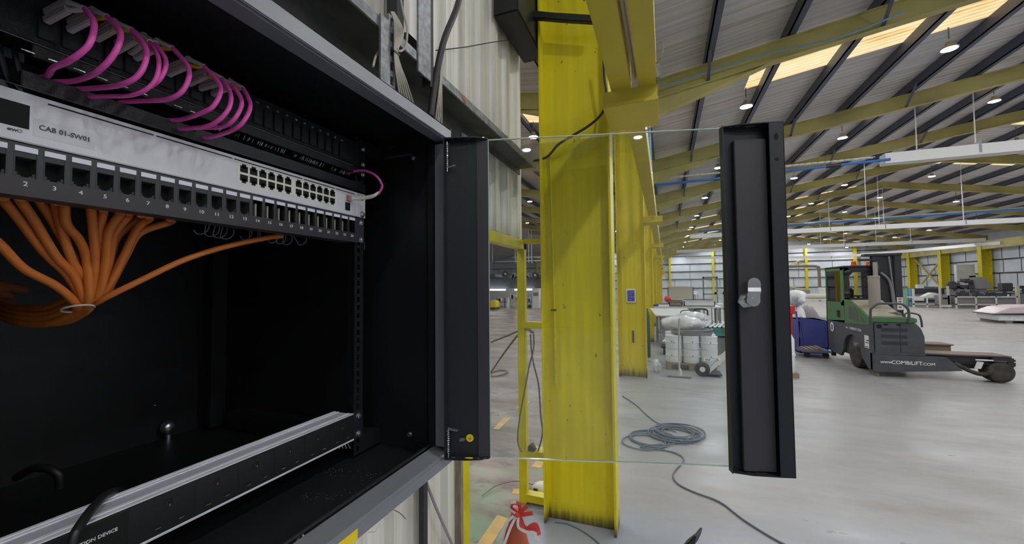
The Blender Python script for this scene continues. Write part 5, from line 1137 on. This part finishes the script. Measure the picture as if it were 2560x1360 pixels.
crate(.08, .9, 15.1, 15.8, 1.0, 1.6, MACHB, 'machine_guard', 'beige machine guard behind the grey work table', 'machine')
MB().box(-.2, 1.1, 15, 16, 0, 1.0).build('low_cabinet', MACHG, label='grey machine base behind the grey work table', cat='machine', bevel=.01)
e = empty('gas_cylinder', (-.28, 9.8, 0), 'dark green upright cylinder right behind the second column', 'cylinder'); q = at(1618, 830, y=9.8)
MB().lathe([(0, 0), (.05, 0), (.055, .02), (.055, .95), (.035, 1.04), (.02, 1.06), (.02, 1.12), (0, 1.12)], (q.x+.01, 9.8, 0), 18).build('bottle', mat('dull green paint', (.05, .09, .06), .5), e, smooth=True)
m = MB(); m.box(-.12, .32, 10.2, 10.7, .16, .20)
for x_ in (-.08, .24): m.box(x_, x_+.05, 10.25, 10.32, 0, .16)
m.build('flat_trolley', FORKD, label='low dark flat trolley left of the drums', cat='trolley', bevel=.004)
m = MB(); m.blob((.10, 10.4, .31), .17, .2, .10, 12, .2, 16); m.build('film_heap', FILM, smooth=True, label='small heap of clear film on the low flat trolley', cat='plastic film')
m = MB(); m.blob((-.19, 8.15, .12), .07, .12, .13, 13, .35, 14); m.build('film_scrap', FILM, smooth=True, label='scrap of clear film beside the foot of the second column', cat='plastic film')
MB().box(-.1, .05, 11.9, 12.1, 0, .72).build('hanging_notice', MACHW, label='pale upright box under the work table, right of the green cylinder', cat='box', bevel=.006)
# right of the stile
e = empty('red_stand', at(1978, 860, y=10.6), 'bright red stand just right of the free stile', 'stand')
a_, b_2 = at(1968, 765, y=10.6), at(1988, 785, y=10.6); c_ = at(1984, 820, y=10.6)
m = MB(); m.box(a_.x, b_2.x, 10.6, 10.9, b_2.z, a_.z); m.build('hopper', REDP, e, bevel=.006)
MB().box(a_.x+.02, c_.x, 10.65, 10.85, .0, b_2.z).build('leg', REDP, e, bevel=.006)
MB().beam(at(1990, 778, y=10.5), at(1997, 842, y=10.5), .03, .03).build('blue_stay', BLUEB, e)
crate(2.98, 3.55, 11.5, 12.4, 0, .78, BLUEB, 'tipping_skip', 'dark blue skip just left of the forklift, nearer one', 'skip')
crate(2.75, 3.35, 12.6, 13.4, 0, .60, BLUEB, 'tipping_skip', 'dark blue skip behind the nearer skip, left of the forklift', 'skip')
m = MB(); m.prism([(3.0, 11.45, .86), (3.6, 11.45, .74), (3.6, 11.45, .16), (3.08, 11.45, .16)], (0, .04, 0)); m.build('skip_flap', BLUEB, label='slanting blue flap on the front of the nearer skip', cat='flap', bevel=.004)
m = MB(); m.lathe([(.1, -.03), (.16, -.03), (.17, 0), (.16, .03), (.1, .03)], (3.02, 11.9, .48), 22, 'x'); m.build('pale_ring', MACHW, smooth=True, label='pale ring leaning between the two blue skips', cat='ring')
e = empty('flat_cart', (3.2, 10.9, 0), 'low blue-grey cart with timber offcuts left of the forklift', 'cart')
MB().box(2.85, 3.38, 10.75, 11.25, .12, .17).build('deck', BLUEG, e, bevel=.006)
for k in range(4): MB().box(2.90+k*.09, 2.95+k*.09, 10.74, 11.2, .17, .20+.01*k).build('offcut', PALLET, e)
for x_ in (2.95, 3.3): m = MB(); m.lathe([(0, -.02), (.06, -.02), (.06, .02), (0, .02)], (x_, 10.85, .06), 14, 'y'); m.build('castor', RUBBER, e)
e = empty('film_wrapped_post', (2.05, 8.6, 0), 'narrow film-wrapped white drum column just right of the free stile', 'wrapped drums')
MB().lathe([(0, .08), (.13, .08), (.14, .1), (.14, .36), (.15, .37), (.15, .41), (.14, .42), (.14, .66), (.12, .70), (0, .98)], (2.0, 8.55, 0), 22).build('drums', DRUMW, e, smooth=True)
MB().box(1.84, 2.16, 8.40, 8.72, .0, .08).build('base', PALLET, e)
for k, (px0, px1, py0, py1, y_, mt, lab) in enumerate(((1970, 2012, 758, 776, 14, MACHW, 'crumpled white sheet heap above the red stand'), (1995, 2045, 762, 800, 15, MACHG, 'grey machinery pile between the red stand and the forklift'))):
    a_, b_2 = at(px0, py0, y=y_), at(px1, py1, y=y_); m = MB(); m.blob(((a_.x+b_2.x)/2, y_, (a_.z+0)/2+.0), (b_2.x-a_.x)/2, .4, a_.z/2, k+4, .12, 20); m.build('covered_heap', mt if k else FILM, smooth=True, label=lab, cat='heap')
m = MB(); m.blob(at(1990, 745, y=13.8), .22, .3, .24, 8, .22, 22); m.build('film_cone', FILM, smooth=True, label='white film-wrapped cone-shaped load above the red stand', cat='wrapped load')
table(3.9, 7.2, 19, 20.2, 1.05, 'long grey bench with brown tube rolls left of the cab', MACHG)
e = empty('tube_roll', (5.2, 19.5, 1.05), 'brown cardboard roll lying on the long bench left of the cab', 'roll'); MB().cyl((3.95, 19.5, 1.15), (6.5, 19.5, 1.15), .10, 14).build('roll', MACHB, e, smooth=True)
for k, (x_, w_, h_) in enumerate(((4.2, .5, .5), (5.0, .6, .35), (5.9, .5, .45))): MB().box(x_, x_+w_, 19.9, 20.1, 1.05, 1.05+h_).build('machine_unit', MACHW if k != 1 else MACHG, label='%s unit on the long bench left of the cab' % ('left pale' if k == 0 else 'middle grey' if k == 1 else 'right pale'), cat='machine', bevel=.02)
# brown duct pipe on far wall left of the cab
m = MB(); m.tube([(11.0, 47, 3.4), (13.2, 47, 3.4), (13.9, 47, 3.3), (14.0, 47, 2.9), (14.0, 47, 0)], .13, 12, 5); m.build('elbow_pipe', BROWNR, smooth=True, label='brown elbow pipe against the far wall between stile and forklift', cat='pipe')

# ================================================================ MACHINES ALONG THE RIGHT
def frame_machine(px0, px1, pyt, pyb, y, lab, name='machine_guard', body=MACHG, posts=3):
    a_, b_2 = at(px0, pyt, y=y), at(px1, pyt, y=y); e = empty(name, ((a_.x+b_2.x)/2, y, 0), lab, 'machine'); zt = a_.z
    MB().box(a_.x+.1, b_2.x-.05, y+.15, y+.9, .25, zt-.08).build('body', body, e, bevel=.02)
    m = MB(); t_ = .07
    m.box(a_.x, b_2.x, y, y+t_, zt-t_, zt); m.box(a_.x, b_2.x, y, y+t_, .22, .22+t_); m.build('rails', MACHW, e)
    for k in range(posts+1): x_ = a_.x+(b_2.x-a_.x-t_)*k/posts; MB().box(x_, x_+t_, y, y+t_, 0, zt).build('post', MACHW, e)
    return e, a_, b_2, zt
YM = 34.0
e, a_, b_2, zt = frame_machine(2389, 2545, 741, 768, YM, 'long grey machine with a white tube frame against the right-hand side', posts=3)
rd = random.Random(21)
m = MB()
for k in range(26):
    x_ = rd.uniform(a_.x+.1, b_2.x-.2); h_ = rd.uniform(.05, .32); w_ = rd.uniform(.06, .3); y_ = YM+rd.uniform(.2, .8); m.box(x_, x_+w_, y_, y_+.1, zt, zt+h_)
m.build('tooling', MACHD, e)
e2 = empty('robot_unit', (a_.x+.6, YM+2.2, 0), 'dark bulky press unit with a slanted grey cover behind the white framed machine', 'machine')
c0 = at(2410, 740, y=YM+2.0); m = MB()
for k in range(70):
    x_ = c0.x+rd.uniform(-.6, 1.2); z_ = .8+1.0*rd.random()**1.3*(1-abs(x_-c0.x-.2)/1.9); s_ = rd.uniform(.06, .20); m.box(x_, x_+s_*1.3, YM+2.0+rd.uniform(0, .5), YM+2.6, z_, z_+s_)
m.build('head', MACHD, e2, bevel=.01)
MB().box(c0.x-.6, c0.x+1.2, YM+2.1, YM+2.8, 0, 1.2).build('base', MACHG, e2, bevel=.02)
m = MB(); m.prism([(c0.x+.6, YM+2.0, 1.2), (c0.x+1.5, YM+2.0, 1.2), (c0.x+1.1, YM+2.0, 2.0), (c0.x+.6, YM+2.0, 2.0)], (0, .6, 0)); m.build('slant_cover', MACHG, e2, bevel=.02)
m = MB(); m.cyl((c0.x-.55, YM+1.98, 1.5), (c0.x-.55, YM+2.2, 1.5), .25, 16); m.build('reel', MACHD, e2)
e3 = empty('roller_bench', (a_.x-2.2, YM+1, 0), 'low white bench with rollers between the mast and the framed machine', 'machine')
p0, p1 = at(2282, 742, y=YM+1), at(2350, 742, y=YM+1)
MB().box(p0.x, p1.x, YM+1, YM+1.8, p0.z-.08, p0.z).build('top', MACHW, e3, bevel=.01)
for x_ in (p0.x, (p0.x+p1.x)/2, p1.x-.08): MB().box(x_, x_+.08, YM+1, YM+1.08, 0, p0.z-.08).build('leg', MACHW, e3)
MB().box(p0.x+.1, p1.x-.1, YM+1.1, YM+1.7, .35, p0.z-.2).build('mechanism', MACHD, e3, bevel=.02)
m = MB(); m.box(p0.x, p1.x, YM+1, YM+1.06, .18, .26); m.build('lower_rail', MACHW, e3)
m = MB(); m.box(p0.x+.02, p0.x+.55, YM+.92, YM+1.0, .45, p0.z); m.build('control_face', MACHW, e3, bevel=.01)
m = MB(); q = (p0.x+p1.x)/2; m.prism([(q-.1, YM+1.1, p0.z), (q+.35, YM+1.1, p0.z+.28), (q+.55, YM+1.1, p0.z+.26), (q+1.0, YM+1.1, p0.z)], (0, .5, 0)); m.build('white_cover', MACHW, bevel=.02, label='white humped cover on the low roller bench', cat='cover')
e4 = empty('control_desk', (a_.x-.7, YM+.5, 0), 'grey control desk with two cream posts left of the framed machine', 'machine')
p2, p3 = at(2352, 742, y=YM+.3), at(2382, 742, y=YM+.3)
m = MB(); m.prism([(p2.x, YM+.3, .2), (p3.x-.1, YM+.3, .2), (p3.x-.1, YM+.3, p2.z-.1), (p3.x-.1, YM+.3, p2.z+.1), (p2.x, YM+.3, p2.z+.1)], (0, .7, 0)); m.build('body', MACHG, e4, bevel=.02)
for px in (2350, 2370): q = at(px, 715, y=YM+.3); MB().box(q.x-.04, q.x+.05, YM+.3, YM+.4, 0, q.z).build('post', MACHB, e4)
MB().box(p2.x, p3.x-.1, YM+.25, YM+.35, .08, .2).build('plinth', MACHW, e4)
q = at(2350, 735, y=YM+.2); MB().box(p2.x+.1, p2.x+.38, YM+.285, YM+.3, p2.z-.16, p2.z-.05).build('slot', VOID, e4)
e5 = empty('tool_machine', at(2550, 740, y=YM+.4), 'cream framed machine with dark fittings at the right edge of the picture', 'machine')
q = at(2541, 712, y=YM+.4); MB().box(q.x, q.x+.14, YM+.4, YM+.54, 0, q.z).build('post', MACHB, e5)
m = MB()
for k in range(20):
    x_ = q.x+rd.uniform(.2, 1.0); z_ = rd.uniform(.3, q.z); s_ = rd.uniform(.06, .22); m.box(x_, x_+s_*1.5, YM+.4+rd.uniform(0, .3), YM+.9, z_, z_+s_)
m.build('fittings', MACHD, e5); MB().box(q.x+.14, q.x+1.2, YM+.5, YM+1.1, 0, .9).build('body', MACHG, e5, bevel=.02)
e6 = empty('conveyor', at(2500, 740, y=YM+3.5), 'dark conveyor with white guards along the right-hand wall', 'conveyor')
p4, p5 = at(2470, 725, y=YM+3), at(2540, 722, y=YM+3)
MB().box(p4.x, p5.x+1.0, YM+3, YM+3.8, p4.z-.3, p4.z-.05).build('bed', MACHD, e6, bevel=.02)
for k in range(5): x_ = p4.x+k*.55; MB().box(x_, x_+.08, YM+3, YM+3.1, 0, p4.z-.3).build('leg', MACHD, e6)
m = MB(); m.box(p4.x, p5.x+1.0, YM+2.98, YM+3.0, p4.z-.18, p4.z-.12); m.build('guard_strip', MACHW, e6)
q = at(2533, 713, y=YM+3); m = MB(); m.box(q.x-.5, q.x, YM+3, YM+3.5, p4.z-.05, q.z+.15); m.build('hopper', MACHD, e6, bevel=.03)
for k, (px, py, s_, mt, lab) in enumerate(((2302, 722, .35, MACHW, 'small white switch box on the far wall right of the mast'), (2305, 735, .28, MACHG, 'small grey switch box below the white one on the far wall'), (2415, 690, .9, MACHW, 'tall white cabinet standing between two yellow wall columns'), (2432, 700, .35, BROWNR, 'brown vertical duct beside the tall white cabinet'))):
    q = at(px, py, y=42); MB().box(q.x-s_*.6, q.x+s_*.6, 42, 42.3, q.z-s_ if k < 2 else 0, q.z+s_).build('wall_box', mt, label=lab, cat='box', bevel=.02)
for k, (px, mt) in enumerate(((2266, mat('pale green crate', (.2, .42, .28), .6)), (2274, mat('pale blue crate', (.15, .35, .5), .6)), (2283, MACHW))):
    q = at(px, 729, y=YM+2.5); MB().box(q.x-.07, q.x+.08, YM+2.5, YM+2.8, .0, q.z+.2).build('storage_case', mt, label='%s case right of the forklift mast' % ('green', 'blue', 'white')[k], cat='case', bevel=.01)
MB().box(at(2245, 725, y=38).x, at(2380, 725, y=38).x, 38, 38.5, .9, 1.25).build('dark_bench', MACHD, label='dark low bench line in front of the right-hand wall', cat='bench', bevel=.02)
MB().box(at(2245, 725, y=38).x+.2, at(2380, 725, y=38).x-.2, 38.1, 38.4, 0, .9).build('low_cabinet', MACHG, label='grey base under the dark low bench line', cat='bench', bevel=.02)
# film-wrapped plates stack on the right
e = empty('wrapped_plate_stack', at(2540, 805, z=0), 'pinkish film-wrapped stack of boards on bearers at the right edge', 'wrapped stack')
a_, b_2 = at(2483, 797, z=.02), at(2580, 816, z=.02)
xa = at(2484, 790, y=22).x; 
m = MB(); m.prism([(xa, 22, .37), (xa+.5, 22, .62), (xa+1.2, 22, .70), (xa+3.4, 22, .74), (xa+3.4, 22, .36), (xa+1, 22, .40)], (.2, 1.6, 0)); m.build('upper_sheets', PINKF, e, bevel=.03)
m = MB(); m.prism([(xa+.15, 22.05, .10), (xa+3.3, 22.05, .08), (xa+3.3, 22.05, .34), (xa+.1, 22.05, .34)], (.2, 1.5, 0)); m.build('lower_sheets', FILM, e, bevel=.02)
m = MB(); m.prism([(xa-.05, 22, .34), (xa+3.3, 22, .34), (xa+3.5, 23.6, .34), (xa+.2, 23.6, .34)], (0, 0, .025)); m.build('separator', MACHD, e)
for k in range(5): MB().box(xa+1.1+k*.45, xa+1.3+k*.45, 22.0, 22.06, .06, .25).build('blue_end', NAVY, e)
for k in range(3): MB().box(xa+.4+k*1.1, xa+.6+k*1.1, 22.1, 23.5, 0, .1).build('bearer', PALLET, e)

# ================================================================ NEIGHBOURING HALL (left of the nearest column)
NY = 30.0
def nx(px, y=NY): return at(px, 700, y=y).x
def nz(py, px=1280, y=NY): return at(px, py, y=y).z
e = empty('trailer_chassis', (nx(1290), NY, nz(722)), 'dark chassis raised on a gantry with wheels on top, seen through the opening', 'chassis')
MB().box(nx(1200), nx(1360), NY, NY+2, nz(721), nz(694)).build('side_beam', MACHD, e, bevel=.03)
m = MB(); m.prism([(nx(1200), NY, nz(694)), (nx(1240), NY, nz(693)), (nx(1236), NY, nz(684)), (nx(1200), NY, nz(684))], (0, 1.5, 0)); m.build('front_plate', MACHD, e, bevel=.02)
for px in (1266, 1340):
    m = MB(); c_ = V((nx(px), NY-.1, nz(685 if px < 1300 else 688, px))); m.lathe([(.12, -.12), (.26, -.12), (.30, -.06), (.30, .06), (.26, .12), (.12, .12)], c_, 22, 'y'); t_ = m.build('wheel', RUBBER, e, smooth=True)
    m = MB(); m.lathe([(0, -.13), (.08, -.13), (.13, -.05), (0, -.04)], c_, 16, 'y'); m.build('hub', MACHW, t_, smooth=True)
rd = random.Random(8); m = MB()
for k in range(22): x_ = nx(rd.uniform(1272, 1356)); m.box(x_, x_+rd.uniform(.08, .3), NY-.05, NY+.3, nz(694), nz(694)+rd.uniform(.05, .38))
m.build('fittings', MACHG, e)
for px in (1205, 1352): MB().box(nx(px)-.12, nx(px)+.12, NY+.5, NY+.8, 0, nz(720)).build('gantry_leg', MACHG, e)
for k, (p0, p1) in enumerate(((1200, 1262), (1286, 1296), (1306, 1328))):
    MB().box(nx(p0, 29.6), nx(p1, 29.6), 29.6, 29.8, nz(726, y=29.6), nz(722.5, y=29.6)).build('tube_light', TUBE, label='%s white tube light under the dark chassis' % ORD[k], cat='tube light', group='tube lights under the chassis')
MB().box(nx(1195, 33), nx(1360, 33), 33, 33.1, 0, nz(721, y=33)).build('workshop_screen', MACHW, label='pale workshop wall below the dark chassis', cat='partition')
e = empty('white_locker', (nx(1340), 29, 0), 'tall white control cabinet with a grey screen seen through the opening', 'cabinet')
MB().box(nx(1330, 29), nx(1347, 29), 29, 29.5, 0, nz(722, y=29)).build('body', WHITEP, e, bevel=.02)
MB().box(nx(1332, 29)+.02, nx(1345, 29), 28.98, 29, nz(740, y=29), nz(731, y=29)).build('screen', MACHG, e)
MB().lathe([(0, 0), (.11, 0), (.11, .62), (.06, .74), (0, .76)], (nx(1311, 28.8), 28.8, 0), 16).build('red_cylinder', REDP, smooth=True, label='red gas cylinder seen through the opening', cat='cylinder')
MB().box(nx(1266, 28.8), nx(1271, 28.8), 28.8, 28.95, 0, nz(744, y=28.8)).build('white_post', WHITEP, label='short white post on the floor of the neighbouring hall', cat='post', bevel=.01)
e = empty('yellow_truck', (nx(1232, 27), 27, 0), 'small yellow pallet truck at the left end of the opening view', 'truck')
MB().box(nx(1224, 27), nx(1238, 27), 27, 27.8, .12, nz(752, y=27)).build('body', PUREY, e, bevel=.06); MB().box(nx(1224, 27), nx(1238, 27), 26.9, 27.8, .0, .14).build('chassis', MACHD, e, bevel=.02)
for k, (p0, p1, pt, mt, nm_, lab) in enumerate(((1241, 1262, 745, MACHD, 'bench_machine', 'dark bench machine under the left tube light'), (1274, 1292, 733, MACHB, 'parts_rack', 'beige parts rack under the chassis'), (1316, 1328, 745, MACHG, 'small_machine', 'small grey machine left of the white cabinet'), (1349, 1360, 750, BROWNR, 'pallet_stack', 'brown pallet stack at the left flange of the column'))):
    e = empty(nm_, (nx((p0+p1)/2, 29.5), 29.5, 0), lab, nm_.replace('_', ' ')); x0_, x1_ = nx(p0, 29.5), nx(p1, 29.5); zt = nz(pt, y=29.5)
    MB().box(x0_, x1_, 29.5, 30, zt*.55, zt*.62).build('shelf', mt, e)
    for x_ in (x0_, x1_-.06): MB().box(x_, x_+.06, 29.5, 29.56, 0, zt).build('upright', mt, e)
    m = MB()
    for j in range(7): x_ = rd.uniform(x0_, x1_-.15); s_ = rd.uniform(.08, .2); z_ = rd.choice((.02, zt*.62)); m.box(x_, x_+s_, 29.6, 29.8, z_, z_+s_*1.6)
    m.build('contents', MACHW if k != 3 else mt, e)
for k, (p0, p1, py) in enumerate(((1236, 1292, 655), (1282, 1356, 644), (1306, 1356, 653))):
    MB().beam(at(p0, py, y=33), at(p1, py-1.5, y=33), .1, .09).build('white_pipe', WHITEP, label='%s white pipe above the dark chassis in the neighbouring hall' % ('left', 'upper', 'right')[k], cat='pipe')
for k, px in enumerate((1231, 1288, 1322, 1329)):
    q = at(px, 640, y=32); MB().cyl((q.x, 32, q.z-.6), (q.x, 32, zb(q.x)+.6), .03, 8).build('drop_pipe', WHITEP, label='%s thin white drop pipe in the neighbouring hall, counted from the left' % ORD[k], cat='pipe')
